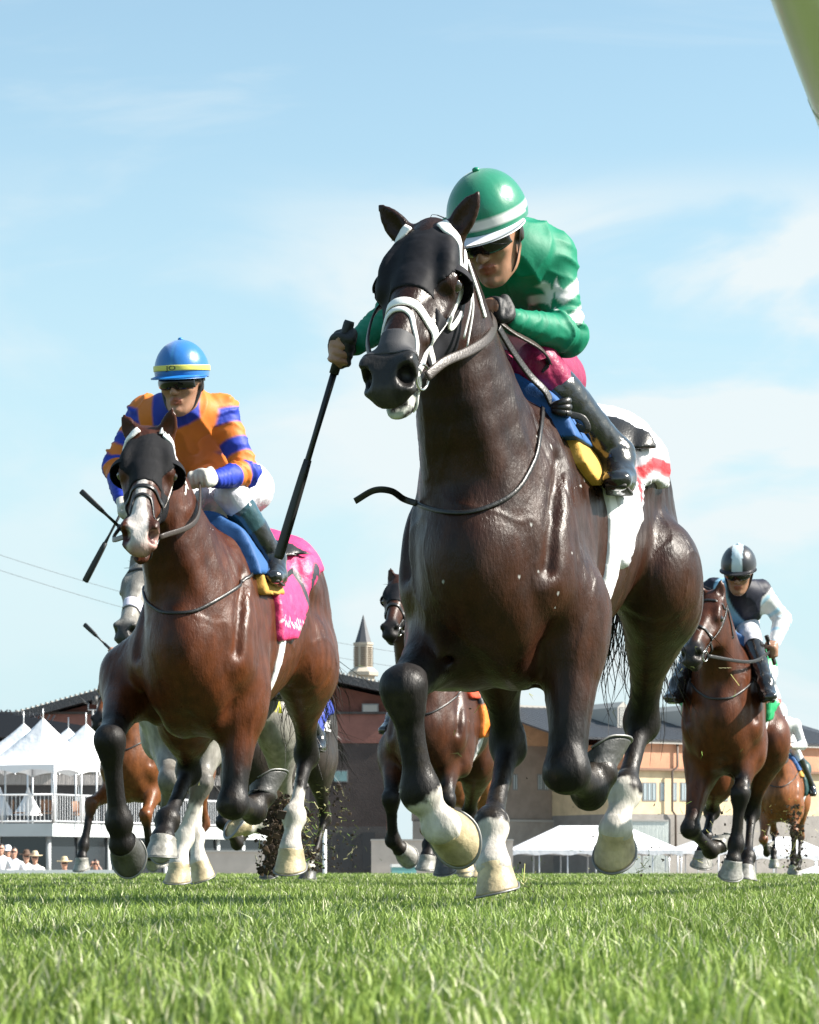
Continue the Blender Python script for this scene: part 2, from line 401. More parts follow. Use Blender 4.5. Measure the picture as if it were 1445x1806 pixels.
def head_ops(B, h, ears, mouth=0.):
    """skull, jaw, nostrils, lips and ears in head coordinates: u down the face, v off the face, w to the left"""
    def L(st, k=.03, lat=None, op='add', sub=4): B.limb([(h(*p), a * h.s, b * h.s) for p, a, b in st], lat=h.l if lat is None else lat, k=k, op=op, sub=sub)
    def E(c, r, k=.03, op='add', A=None): B.ell(h(*c), np.array(r) * h.s, axes=h.A if A is None else A, k=k, op=op)
    L([((-.005, -.085, 0), .07, .062), ((.07, -.085, 0), .085, .078), ((.16, -.088, 0), .088, .082), ((.27, -.085, 0), .082, .066), ((.36, -.075, 0), .068, .052), ((.45, -.066, 0), .06, .046), ((.53, -.066, 0), .055, .046), ((.57, -.07, 0), .045, .042)], k=.04)
    E((.10, -.035, 0), (.11, .03, .055), k=.05)                               # forehead
    L([((.2, -.022, 0), .02, .04), ((.33, -.02, 0), .018, .03), ((.47, -.022, 0), .016, .026)], k=.03)      # nasal bone
    for s in (-1, 1):
        E((.155, -.165, s * .048), (.105, .095, .03), k=.05)                  # cheek plate
        E((.175, -.20, s * .045), (.075, .055, .022), k=.04)
        L([((.22, -.215, s * .042), .03, .018), ((.34, -.165, s * .032), .026, .018), ((.5, -.135, s * .018), .022, .018)], k=.04)   # jaw bar
        L([((.06, -.03, s * .07), .02, .016), ((.13, -.03, s * .086), .026, .02), ((.19, -.045, s * .086), .02, .018)], k=.03)   # brow arch
        L([((.20, -.09, s * .085), .018, .014), ((.28, -.095, s * .07), .014, .012), ((.37, -.09, s * .052), .01, .01)], k=.025)     # facial crest
        E((.175, -.068, s * .092), (.034, .027, .016), k=.02)                 # orbit
        E((.178, -.068, s * .118), (.030, .021, .018), k=.008, op='cut')        # lid opening
        L([((.145, -.058, s * .103), .006, .005), ((.172, -.048, s * .110), .008, .006), ((.205, -.062, s * .104), .005, .005)], k=.008)   # upper lid
        E((.53, -.045, s * .046), (.056, .040, .030), k=.03)                 # nostril wing
        L([((.49, -.03, s * .055), .010, .012), ((.525, -.012, s * .062), .011, .013), ((.565, -.022, s * .060), .012, .013), ((.58, -.055, s * .056), .013, .013), ((.56, -.085, s * .058), .011, .012)], k=.014)  # rim
        E((.572, -.030, s * .060), (.034, .030, .024), k=.012, op='cut')
        E((.555, -.045, s * .050), (.026, .024, .020), k=.01, op='cut')
    E((.58, -.082, 0), (.032, .034, .046), k=.03)                             # upper lip
    E((.555, -.135 - mouth, 0), (.042, .024, .034), k=.02)                    # lower lip
    E((.525, -.155 - mouth, 0), (.03, .022, .026), k=.03)                     # chin
    if mouth: E((.575, -.115 - mouth * .4, 0), (.05, .012 + mouth * .5, .03), k=.01, op='cut')
    for s in (-1, 1):
        L([((.60, -.112, s * .012), .004, .004), ((.57, -.113, s * .046), .004, .006), ((.50, -.108, s * .056), .003, .005)], k=.008, op='cut', sub=3)
    for (base, tip, out) in ears:
        b, t = h(*base), np.array(tip, float); ax = unit(t - b); Ln = np.linalg.norm(t - b)
        o = np.array(out, float); o = unit(o - ax * (o @ ax)); wd = np.cross(ax, o)
        B.limb([(b - ax * .02, .03, .032), (b + ax * Ln * .18, .027, .031), (b + ax * Ln * .42, .024, .034), (b + ax * Ln * .68, .018, .026), (b + ax * Ln * .88, .011, .013), (t, .003, .004)], lat=wd, k=.025)
        B.limb([(b + ax * Ln * .22 + o * .021, .013, .015), (b + ax * Ln * .45 + o * .022, .016, .023), (b + ax * Ln * .7 + o * .018, .012, .016), (b + ax * Ln * .9 + o * .011, .005, .006)], lat=wd, k=.008, op='cut')

def leg_ops(B, J, front, side, thick=1.):
    """J: joints elbow/knee/fetlock/coronet or stifle/hock/fetlock/coronet"""
    a, k, f, c = [np.array(p, float) for p in J]
    lat = A3(0, 1, 0); t = thick
    lp = lambda p, q, s: p + (q - p) * s
    if front:
        B.limb([(lp(a, k, -.12), .115 * t, .075 * t), (lp(a, k, .12), .10 * t, .072 * t), (lp(a, k, .36), .078 * t, .060 * t), (lp(a, k, .66), .056 * t, .047 * t), (lp(a, k, .86), .046 * t, .042 * t), (k, .046 * t, .044 * t)], lat=lat, k=.06)
        u = unit(k - a); v = unit(f - k); fw = unit(np.cross(lat, v)); fw = fw if fw @ (u - v) >= -1e-6 or True else fw
        bend = unit(u - v) if np.linalg.norm(u - v) > .25 else A3(1, 0, 0)
        B.limb([(lp(a, k, .92) + bend * .012, .034 * t, .038 * t), (k + bend * .014, .040 * t, .044 * t), (lp(k, f, .12) + bend * .008, .034 * t, .038 * t)], lat=lat, k=.03)
        B.limb([(lp(k, f, .0), .038 * t, .042 * t), (lp(k, f, .2), .033 * t, .034 * t)], lat=lat, k=.03)
        for q_ in (-1, 1):
            for r_ in (-1, 1): B.ell(k + bend * .040 * t + (v if q_ > 0 else -u) * .019 * t + lat * r_ * .018 * t, (.018 * t, .019 * t, .014 * t), k=.008)
        B.ell(lp(a, k, .95) - bend * .058 * t + lat * side * .012, (.026 * t, .020 * t, .032 * t), k=.025)
        B.limb([(k, .042 * t, .043 * t), (lp(k, f, .22), .034 * t, .034 * t), (lp(k, f, .55), .031 * t, .030 * t), (lp(k, f, .82), .033 * t, .032 * t), (f, .037 * t, .036 * t)], lat=lat, k=.02)
        tb = unit(np.cross(v, lat))
        tb = tb if tb @ bend < 0 else -tb
        B.limb([(lp(k, f, .1) + tb * .030, .017 * t, .017 * t), (lp(k, f, .5) + tb * .036, .014 * t, .014 * t), (lp(k, f, .9) + tb * .034, .018 * t, .018 * t)], lat=lat, k=.018)
        for r_ in (-1, 1): B.limb([(lp(k, f, .22) + tb * .020 * t + lat * r_ * .036 * t, .006, .007), (lp(k, f, .5) + tb * .022 * t + lat * r_ * .033 * t, .006, .008), (lp(k, f, .8) + tb * .020 * t + lat * r_ * .036 * t, .005, .006)], lat=lat, k=.012, op='cut')
        for r_ in (-1, 1): B.limb([(lp(a, k, .3) + bend * .03 + lat * r_ * .075 * t, .008, .008), (lp(a, k, .6) + bend * .02 + lat * r_ * .056 * t, .006, .008), (lp(a, k, .85) + lat * r_ * .048 * t, .005, .006)], lat=lat, k=.025, op='cut')
        fb = tb
    else:
        B.limb([(lp(a, k, -.1), .15 * t, .10 * t), (lp(a, k, .15), .118 * t, .074 * t), (lp(a, k, .4), .084 * t, .058 * t), (lp(a, k, .68), .055 * t, .043 * t), (lp(a, k, .88), .047 * t, .041 * t), (k, .052 * t, .043 * t)], lat=lat, k=.07)
        u = unit(k - a); v = unit(f - k)
        bk = -unit(v - u + A3(1e-4, 0, 0)) if np.linalg.norm(v - u) > .3 else A3(-1, 0, 0)   # behind the hock
        B.limb([(lp(a, k, .55) + bk * .05, .016, .014), (lp(a, k, .8) + bk * .058, .018, .016), (k - u * .03 + bk * .062, .026, .022), (k + v * .06 + bk * .032, .024, .024)], lat=lat, k=.035)
        B.ell(k - bk * .012, (.05 * t, .047 * t, .058 * t), k=.03)
        B.limb([(k, .046 * t, .042 * t), (lp(k, f, .2), .031 * t, .029 * t), (lp(k, f, .55), .026 * t, .024 * t), (lp(k, f, .85), .029 * t, .028 * t), (f, .039 * t, .038 * t)], lat=lat, k=.02)
        fb = unit(np.cross(v, lat)); fb = fb if fb @ bk > 0 else -fb
        for r_ in (-1, 1): B.limb([(lp(k, f, .2) + fb * .020 * t + lat * r_ * .036 * t, .006, .007), (lp(k, f, .5) + fb * .022 * t + lat * r_ * .033 * t, .006, .008), (lp(k, f, .8) + fb * .020 * t + lat * r_ * .036 * t, .005, .006)], lat=lat, k=.012, op='cut')
        for r_ in (-1, 1): B.limb([(lp(a, k, .35) + bk * .03 + lat * r_ * .075 * t, .01, .01), (lp(a, k, .75) + bk * .03 + lat * r_ * .045 * t, .008, .01), (k + bk * .02 + lat * r_ * .046 * t, .008, .008)], lat=lat, k=.025, op='cut')
        B.limb([(lp(k, f, .15) + fb * .03, .016, .017), (lp(k, f, .5) + fb * .031, .013, .014), (lp(k, f, .9) + fb * .028, .018, .018)], lat=lat, k=.018)
    w = unit(c - f)
    B.ell(f, (.039 * t, .040 * t, .045 * t), k=.035)
    B.ell(f + fb * .026 + w * .008, (.024, .03, .026), k=.025)                 # sesamoids, ergot
    B.limb([(f, .038 * t, .038 * t), (lp(f, c, .45), .031 * t, .032 * t), (lp(f, c, .8), .036 * t, .038 * t), (c, .044 * t, .045 * t)], lat=lat, k=.02)

def hoof_mesh(f, c, fwd, name, parent, colr, r=.05, hgt=.082, ang=50., shoe=True):
    """hoof below the coronet c: p runs along the pastern, fwd says which side the toe is"""
    p = unit(np.array(c) - np.array(f)); d = np.array(fwd, float); d = unit(d - p * (d @ p)); l = np.cross(d, p)
    sn, cs = math.sin(rad(ang)), math.cos(rad(ang))
    n = p * sn - d * cs; tw = p * cs + d * sn                                  # out of the sole, towards the toe
    N = 28; th = np.linspace(0, 2 * np.pi, N, endpoint=False); V = []
    rows = [(0, .98, 0.), (.06, 1.04, 0.), (.12, 1.0, .0), (.5, 1.13, .0), (.9, 1.25, .0), (1.0, 1.27, 0.), (1.0, 1.20, 0.), (.93, 1.05, 0), (.90, .4, 0)]
    for q, sc, _ in rows:
        for t in th:
            x = math.cos(t); y = math.sin(t)
            lean = .62 * hgt * q * (.75 + .25 * x)
            hh = q * hgt * (1 if x > 0 else 1 + .38 * x) + (.018 * (-x) if q < .1 else 0)
            rx = r * sc * (1.05 if x > 0 else .92)
            V.append(np.array(c) + tw * (rx * x + lean - .006) + l * (r * sc * y * .98) + n * hh)
    V.append(np.mean(V[-N:], 0)); K = len(rows)
    Fs = [(i * N + j, (i + 1) * N + j, (i + 1) * N + (j + 1) % N, i * N + (j + 1) % N) for i in range(K - 1) for j in range(N)]
    Fs += [((K - 1) * N + j, K * N, (K - 1) * N + (j + 1) % N) for j in range(N)]
    o = mesh_obj(name, V, Fs, colr, parent)
    if shoe:
        sp = [np.array(c) + tw * (r * 1.22 * math.cos(t) * (1.05 if math.cos(t) > 0 else .92) + .62 * hgt * (.75 + .25 * math.cos(t)) - .006) + l * r * 1.2 * math.sin(t) + n * (hgt * (1 if math.cos(t) > 0 else 1 + .38 * math.cos(t)) + .003) for t in np.linspace(-2.4, 2.4, 26)]
        Vs, Fs2 = sweep(sp, .009, .0035, 8, normals=[n] * 26, square=True)
        mesh_obj('horseshoe', Vs, Fs2, mat('shoe_steel', col=(.22, .22, .215), rough=.5, metal=.7), o)
    return o

def torso_ops(B, dz=0., pitch=0., wid=1.):
    st = [(.60, 1.26, .96, .13), (.50, 1.40, .84, .205), (.32, 1.53, .79, .245), (.08, 1.53, .80, .28), (-.18, 1.49, .85, .295), (-.42, 1.50, .93, .28), (-.62, 1.54, 1.0, .27), (-.82, 1.52, 1.05, .235), (-1.0, 1.40, 1.12, .14)]
    z = lambda x, h: h + dz + pitch * x
    B.limb([((x, 0, z(x, (a + b) / 2)), (a - b) / 2, w * wid) for x, a, b, w in st], k=.08, sub=4)
    B.limb([((.48, 0, z(.48, 1.47)), .07, .035), ((.30, 0, z(.3, 1.555)), .055, .035), ((.05, 0, z(.05, 1.50)), .05, .04)], k=.12)             # withers
    B.limb([((-.45, 0, z(-.45, 1.47)), .06, .09), ((-.66, 0, z(-.66, 1.52)), .06, .09), ((-.95, 0, z(-.95, 1.38)), .06, .06)], k=.1)      # croup
    for s in (-1, 1):
        B.limb([((.30, wid * s * .12, z(.3, 1.44)), .11, .05), ((.42, wid * s * .185, z(.42, 1.24)), .12, .055), ((.52, wid * s * .19, z(.5, 1.06)), .10, .06)], k=.05)        # shoulder blade
        B.limb([((.24, wid * s * .20, z(.24, 1.22)), .10, .04), ((.30, wid * s * .225, z(.3, 1.04)), .105, .05), ((.36, wid * s * .21, z(.36, .90)), .09, .055)], k=.035)       # triceps
        B.ell((.565, wid * s * .085, z(.56, 1.0)), (.11, .095, .15), k=.05)                                                                      # breast
        B.ell((.53, wid * s * .18, z(.5, 1.06)), (.075, .06, .085), k=.04)                                                                       # point of shoulder
        B.ell((.42, wid * s * .07, z(.42, .84)), (.16, .075, .075), k=.05)
        B.limb([((-.45, wid * s * .15, z(-.45, 1.40)), .10, .07), ((-.66, wid * s * .17, z(-.66, 1.36)), .17, .10), ((-.86, wid * s * .15, z(-.86, 1.26)), .15, .10)], k=.06)      # rump
        B.ell((-.46, wid * s * .255, z(-.46, 1.40)), (.08, .03, .06), k=.08)                                                                    # point of hip

def horse_sdf(J, head=True):
    wd = J.get('wid', 1); B = Body(); torso_ops(B, J.get('dz', -.1), J.get('pitch', 0), J.get('wid', 1))
    h = HeadFrame(J['poll'], J['muz'], J.get('roll', 0))
    dz = J.get('dz', -.1); n2 = h(.03, -.12, 0); n3 = h(.05, -.12, 0); pc = h(.0, -.11, 0)
    b0 = A3(.26, 0, 1.20 + dz); b1 = A3(.45, 0, 1.27 + dz) * .99
    t = unit(pc - b1); m = b1 + (pc - b1) * .5 + A3(.03, 0, -.01); m2 = b1 + (pc - b1) * .8 + A3(.01, 0, .01)
    B.limb([(b0, .30, .20), (b1, .26, .18), (m, .18, .125), (m2, .135, .092), (pc, .10, .072)], k=.07)
    for s in (-1, 1):   # neck muscle strands beside the windpipe
        B.limb([(h(.1, -.2, s * .035), .03, .025), (m + A3(.1, s * .05, -.085), .04, .032), (b1 + A3(.17, s * .075, -.06), .055, .045), (A3(.60, s * .06, 1.1 + dz), .05, .05)], k=.045)
    for i, (nm, side) in enumerate((('rf', -1), ('lf', 1), ('rh', -1), ('lh', 1))):
        a = np.array(J[nm][0])
        if i < 2:
            B.limb([((.50, wd * side * .175, 1.1 + dz), .12, .065), (a + A3(.02, 0, .06), .12, .085), (a, .115, .08)], k=.06)
        else:
            B.limb([((-.72, wd * side * .13, 1.33 + dz), .21, .13), (A3(-.72, side * .165, 1.18 + dz) * .5 + (a + A3(-.1, 0, .05)) * .5, .22, .13), (a + A3(-.04, 0, .02), .165, .115)], k=.07)
            B.limb([((-.93, side * .12, 1.30 + dz), .10, .10), (A3(-.93, side * .14, 1.1 + dz) * .55 + (a + A3(-.15, 0, -.02)) * .45, .11, .09), (a * .65 + np.array(J[nm][1]) * .35 + A3(-.03, 0, 0), .07, .06)], k=.06)
        leg_ops(B, J[nm], i < 2, side, J.get('thick', 1.))
    zc = J.get('dz', -.1) + J.get('pitch', 0) * .6
    for s in (-1, 1):
        B.limb([((.44, wd * s * .205, 1.42 + zc), .002, .002), ((.57, wd * s * .218, 1.22 + zc), .005, .005), ((.60, wd * s * .215, 1.10 + zc), .002, .002)], k=.06, op='cut')     # edge of the shoulder
        B.limb([((.15, wd * s * .305, 1.30 + zc), .002, .002), ((.21, wd * s * .292, 1.08 + zc), .005, .005), ((.27, wd * s * .27, .90 + zc), .002, .002)], k=.06, op='cut')   # behind the arm
        B.limb([((-.86, wd * s * .29, 1.42 + zc), .002, .002), ((-.92, wd * s * .28, 1.2 + zc), .005, .005), ((-.88, wd * s * .258, .98 + zc), .002, .002)], k=.06, op='cut')   # hamstring line
    if head: head_ops(B, h, J['ears'], J.get('mouth', 0.))
    return B, h

def leg_param(V, J):
    """for each vertex: which leg it is on and how far down (0 elbow, 1 knee, 2 fetlock, 3 coronet)"""
    best = np.full(len(V), 9.); par = np.zeros(len(V)); who = np.zeros(len(V), int)
    for i, nm in enumerate(('rf', 'lf', 'rh', 'lh')):
        Q = [np.array(p) for p in J[nm]]
        for j in range(3):
            ax = Q[j + 1] - Q[j]; t = np.clip((V - Q[j]) @ ax / (ax @ ax), 0, 1 if j < 2 else 1.6)
            d = np.linalg.norm(V - Q[j] - t[:, None] * ax, axis=1)
            m = d < best; best[m] = d[m]; par[m] = j + t[m]; who[m] = i
    par[best > .15] = 0
    return par, who

def coat_colors(V, N, J, h, spec):
    c = np.array(spec['coat']); par, who = leg_param(V, J)
    ns = vnoise(V, 9, 1) * .6 + vnoise(V, 28, 2) * .4
    X = np.tile(c, (len(V), 1))
    up = sstep(V[:, 2], .8, 1.5)
    X = mixv(X, np.tile(np.array(spec.get('dark', c * .6)), (len(V), 1)), np.clip(.25 + .5 * up + .5 * ns, 0, 1))
    if 'tan' in spec:   # paler belly, flank and inner thigh
        X = mixv(X, np.tile(np.array(spec['tan']), (len(V), 1)), .5 * sstep(-V[:, 2], -1.1, -.75) * (par < .3))
    if 'dapple' in spec:
        dp = sstep(vnoise(V, 22, 5), -.1, .45); X = mixv(X, np.tile(np.array(spec['dapple']), (len(V), 1)), .55 * dp)
    u, v, w = h.inv(V); hd = (np.abs(w) < .14) & (v < .15) & (v > -.25) & (u > -.02) & (u < .7)
    X = mixv(X, np.tile(np.array(spec.get('muzzle', (.012, .010, .010))), (len(V), 1)), sstep(u + .04 * ns, spec.get('mz', .40), spec.get('mz', .40) + .1) * hd)
    if 'blaze' in spec:
        bz = spec['blaze']; m = hd * sstep(bz * (1 + .9 * sstep(u, .35, .5)) - np.abs(w + .006 + .01 * ns), -.004, .006) * sstep(u, .22, .28) * sstep(v, -.085, -.06)
        X = mixv(X, np.tile((.72, .66, .62), (len(V), 1)), m)
    for ui, vi, wi, ri in spec.get('pink', ()):
        m = sstep(ri - np.sqrt((u - ui) ** 2 + (v - vi) ** 2 + (w - wi) ** 2), -.006, .01); X = mixv(X, np.tile((.55, .32, .28), (len(V), 1)), m)
    for s in (-1, 1):   # nostril hollows
        m = sstep(.031 - np.sqrt((u - .562) ** 2 + ((v + .04) * 1.1) ** 2 + ((np.abs(w) - .054) * 1.1) ** 2), 0, .008); X = mixv(X, np.tile(spec.get('nostril', (.006, .004, .004)), (len(V), 1)), m)
    st = spec.get('points', .55)
    X = mixv(X, np.tile(np.array(spec.get('point_col', (.010, .008, .008))), (len(V), 1)), sstep(par + .12 * ns, st, st + .45) * spec.get('point_amt', 1.))
    dust = sstep(vnoise(V, 14, 41) + .6 * vnoise(V, 45, 42), .0, .9) * sstep(par, .5, 1.1); X = mixv(X, np.tile((.060, .048, .036), (len(V), 1)), .45 * dust)
    for i, s0 in enumerate(spec.get('socks', (9, 9, 9, 9))):
        m = (who == i) * sstep(par + .10 * vnoise(V, 70, 3) + .16 * vnoise(V, 22, 4), s0 - .05, s0 + .08)
        X = mixv(X, np.tile((.66, .62, .56), (len(V), 1)), m)
    if 'extra' in spec: X = spec['extra'](V, X, u, v, w)
    return X * .74

def strands(name, P0, D, n, Ln, parent, m, w=.0035, spread=.03, grav=1., seed=0, seg=7, wave=.02):
    """hair: n ribbons starting round points P0 and setting out along D"""
    r = np.random.default_rng(seed); V = []; Fs = []
    P0 = np.asarray(P0, float)
    for i in range(n):
        t = r.random() * (len(P0) - 1); j = min(int(t), len(P0) - 2); p = P0[j] + (P0[j + 1] - P0[j]) * (t - j) + r.normal(0, spread * .25, 3)
        Dj = np.asarray(D, float); Dj = Dj if Dj.ndim == 1 else Dj[j] + (Dj[j + 1] - Dj[j]) * (t - j)
        d = unit(unit(Dj) + r.normal(0, spread * 5, 3)); L_ = Ln * (.5 + .6 * r.random()); ph = r.random(3) * 6.3; side = unit(np.cross(d, r.normal(0, 1, 3))); o = len(V)
        for k in range(seg + 1):
            s = k / seg; ww = w * (1 - s) ** .7 + .0004
            q = p + wave * s * np.sin(ph + s * 5)
            V += [q - side * ww, q + side * ww]; d = unit(d + A3(0, 0, -grav / seg)); p = p + d * L_ / seg
        Fs += [(o + 2 * k, o + 2 * k + 1, o + 2 * k + 3, o + 2 * k + 2) for k in range(seg)]
    return mesh_obj(name, V, Fs, m, parent)

def eye_part(h, s, parent):
    o = []
    c = h(.178, -.069, s * .097); V, Fs = ball(.0235 * h.s, 14, 10); V = V + c
    e = mesh_obj('eye', V, Fs, mat('eye_dark', col=(.012, .006, .004), rough=.04, spec=.7, coat=1., coatr=.02), parent)
    return e
def ball(r, nu=16, nv=10, sc=(1, 1, 1)):
    V = [(0, 0, r)]; 
    for i in range(1, nv):
        a = math.pi * i / nv
        V += [(r * math.sin(a) * math.cos(b), r * math.sin(a) * math.sin(b), r * math.cos(a)) for b in np.linspace(0, 2 * math.pi, nu, endpoint=False)]
    V.append((0, 0, -r)); L_ = len(V) - 1
    Fs = [(0, 1 + j, 1 + (j + 1) % nu) for j in range(nu)]
    Fs += [(1 + i * nu + j, 1 + (i + 1) * nu + j, 1 + (i + 1) * nu + (j + 1) % nu, 1 + i * nu + (j + 1) % nu) for i in range(nv - 2) for j in range(nu)]
    Fs += [(1 + (nv - 2) * nu + (j + 1) % nu, 1 + (nv - 2) * nu + j, L_) for j in range(nu)]
    return np.array(V) * np.array(sc), Fs

def build_horse(name_label, fr, J, spec, vox=.012, group='racehorses galloping on the turf', head=True):
    root = empty('race_horse', tuple(fr.O), fr.rz, name_label, 'horse', group)
    B, h = horse_sdf(J, head)
    D, lo, G = B.field(vox); V, Fs = surf(D, lo, vox)
    N = vnormals(V, Fs)
    # sweat-slicked skin: shallow folds over shoulder and flank, veins
    if vox < .013:
        fold = vnoise(V * A3(9, 9, 2.2), 2.6, 4); zone = sstep(V[:, 2], .8, 1.0) * sstep(.62 - V[:, 0], 0, .15) * (V[:, 0] > -.9)
        wp = V + .05 * np.stack([vnoise(V, 6, 21), vnoise(V, 6, 22), vnoise(V, 6, 23)], 1)
        cre = (1 - np.abs(vnoise(wp * A3(1, 1, .22), 26, 24))) ** 6; patch = sstep(vnoise(V, 5, 25), -.1, .35)
        vein = (1 - np.abs(vnoise(wp * A3(1, 1, .5), 7.5, 27))) ** 22
        V = V + N * (zone * (.0028 * (np.abs(fold) - .3) - .0045 * cre * patch) + .0028 * vein * (V[:, 0] > -.9) + .0010 * vnoise(V, 26, 6))[:, None]
        N = vnormals(V, Fs)
    col = coat_colors(V, N, J, h, spec)
    cm = spec.get('mat') or mat('horse_coat', attr='Col', rough=.37, spec=.25, var=.28, vscale=30, rvar=.12, bump=.35, bscale=420, bump2=.38, b2scale=120, stretch=(1, 1, .4))
    if 'rl' not in cm:      # dark legs and muzzle are duller than the sweated coat
        cm['rl'] = 1; n, l = cm.node_tree.nodes, cm.node_tree.links; b = n['Principled BSDF']; sp_ = n.new('ShaderNodeSeparateColor'); a_ = [q for q in n if q.type == 'ATTRIBUTE'][0]; l.new(a_.outputs['Color'], sp_.inputs[0])
        mr_ = n.new('ShaderNodeMapRange'); l.new(sp_.outputs[0], mr_.inputs['Value']); mr_.inputs['From Min'].default_value = .0065; mr_.inputs['From Max'].default_value = .015; mr_.inputs['To Min'].default_value = .17; mr_.inputs['To Max'].default_value = 0
        ad = n.new('ShaderNodeMath'); ad.operation = 'ADD'; old = b.inputs['Roughness'].links[0].from_socket; l.new(old, ad.inputs[0]); l.new(mr_.outputs[0], ad.inputs[1]); l.new(ad.outputs[0], b.inputs['Roughness'])
    body = mesh_obj('body', V, Fs, cm, root, True, col)
    for i, nm in enumerate(('rf', 'lf', 'rh', 'lh')):
        f, c = np.array(J[nm][2]), np.array(J[nm][3])
        fw = np.array(J.get(nm + '_fwd', (1., 0, 0)), float)
        hc = spec.get('hoof', ('dark',) * 4)[i]
        hm = {'dark': mat('hoof_horn_dark', col=(.055, .055, .053), rough=.45, var=.35, vscale=30, bump=.3, bscale=60), 'pale': mat('hoof_horn_pale', col=(.40, .33, .20), rough=.5, var=.5, vscale=14, bump=.3, bscale=60), 'grey': mat('hoof_horn_grey', col=(.24, .235, .215), rough=.45, var=.35, vscale=30, bump=.3, bscale=60)}[hc]
        hoof_mesh(f, c, fw, 'hoof', root, hm, r=J.get('hoof_r', .049), ang=J.get(nm + '_ang', 50))
    if head:
        for s in (-1, 1): eye_part(h, s, root)
    hair = mat('horse_hair', col=spec.get('hair', (.012, .009, .008)), rough=.45, spec=.4)
    dz = J.get('dz', -.1)
    T = A3(-1.0, 0, 1.36 + dz)
    tl = J.get('tail', [A3(-1.15, 0, 1.30 + dz), A3(-1.25, 0, 1.1 + dz)])
    strands('tail', [T, T + A3(-.03, 0, -.02), tl[0]], [tl[0] - T, tl[0] - T, tl[1] - tl[0]], J.get('tail_n', 260), J.get('tail_len', .6), root, hair, w=.0035, spread=.05, grav=J.get('tail_g', 1.1), seed=3, wave=J.get('tail_wave', .05))
    if head:
        crest = [h(-.02, -.03, 0)] + [B.snap(h(.0, -.02, 0) * (1 - t) + A3(.30, 0, 1.60 + dz) * t + A3(0, 0, .04), 0.0) for t in np.linspace(.15, .95, 8)]
        strands('mane', crest, [A3(-.45, spec.get('mane_side', -1) * .75, .25)] * len(crest), spec.get('mane_n', 260), spec.get('mane_len', .13), root, hair, w=.003, spread=.03, grav=.9, seed=5)
    return root, B, h
# ---------------------------------------------------------------- tack
def ray_hit(fr, B, u, v, off=0., d0=None, span=1.7):
    """where the line of sight through a point of the photograph meets a horse's surface, in the horse's own coordinates"""
    Yc = fr.O[1] if d0 is None else d0
    o = A3(0, 0, H) - fr.O; dx, dz = (u - CX) / F, (V0 - v) / F
    t = np.linspace(Yc - span, Yc + span, 500)[:, None]
    Wd = A3(0, 0, H) + t * A3(dx, 1, dz) - fr.O
    Q = np.stack([Wd @ fr.h, Wd @ fr.l, Wd[:, 2]], 1)
    d = B.at(Q) - off; k = np.argmax(d < 0)
    if d[k] >= 0: k = int(np.argmin(d)); return Q[k]
    a = d[k - 1] / (d[k - 1] - d[k] + 1e-9); return Q[k - 1] + (Q[k] - Q[k - 1]) * a
def strap(name, pts, B, m, parent, w=.009, t=.003, off=.003, n=5, snap=True, square=True):
    Q = spline(pts, n)
    if snap: Q = B.snap(Q, off)
    N = B.grad(Q) if B is not None else None
    V, Fs = sweep(Q, w, t, 10, normals=N, square=square)
    return mesh_obj(name, V, Fs, m, parent)
def shell(name, B, off, lo, hi, region, vox, m, parent, col=None, wrinkle=0., wsc=14, ripple=None, seed=0):
    """cloth lying on the body: the body grown by off, kept where region < 0"""
    D, l, G = B.field(vox, lo, hi)
    X, Y, Z = np.meshgrid(*G, indexing='ij', sparse=True)
    D = np.maximum(D - off, region(X, Y, Z)).astype(np.float32)
    for ax in range(3):
        s_ = [slice(None)] * 3; s_[ax] = 0; D[tuple(s_)] = .1; s_[ax] = -1; D[tuple(s_)] = .1
    V, Fs = surf(D, l, vox, 1)
    if wrinkle >= .005:     # creased cloth
        wv = V * A3(1, .5, .55) + .06 * np.stack([vnoise(V, 5, 51), 0 * V[:, 0], vnoise(V, 5, 52)], 1); cs = (1 - np.abs(vnoise(wv, wsc * .8, seed + 2))) ** 4 + .6 * (1 - np.abs(vnoise(wv, wsc * 1.9, seed + 5))) ** 5
        V = V + vnormals(V, Fs) * (wrinkle * (1.6 * cs - .3) * sstep(np.abs(V[:, 1]), .05, .15))[:, None]
    elif wrinkle: V = V + vnormals(V, Fs) * (wrinkle * vnoise(V, wsc, seed) + .5 * wrinkle * vnoise(V, wsc * 2.3, seed + 1))[:, None]
    if ripple: V = ripple(V)
    return mesh_obj(name, V, Fs, m, parent, True, col(V) if col else None)
def box_region(x0, x1, y0, y1, z0, z1):
    def f(X, Y, Z):
        qx = np.maximum(x0 - X, X - x1); qy = np.maximum(y0 - Y, Y - y1); qz = np.maximum(z0 - Z, Z - z1)
        return np.maximum(np.maximum(qx, qy), qz)
    return f
def torus(c, R, r, ax, n=20, k=8):
    ax = unit(ax); e = unit(np.cross(ax, (0.3, .2, 1))); g = np.cross(ax, e)
    P = [np.array(c) + R * (e * math.cos(t) + g * math.sin(t)) for t in np.linspace(0, 2 * np.pi, n + 1)]
    return sweep(P, r, r, k, caps=False)
def ring_pts(h, u0, slope, R=.16, a0=-165, a1=165, n=25, vc=-.085):
    return [h(u0 + slope * (R * math.cos(rad(a)) - .07), vc + R * math.cos(rad(a)), R * math.sin(rad(a))) for a in np.linspace(a0, a1, n)]

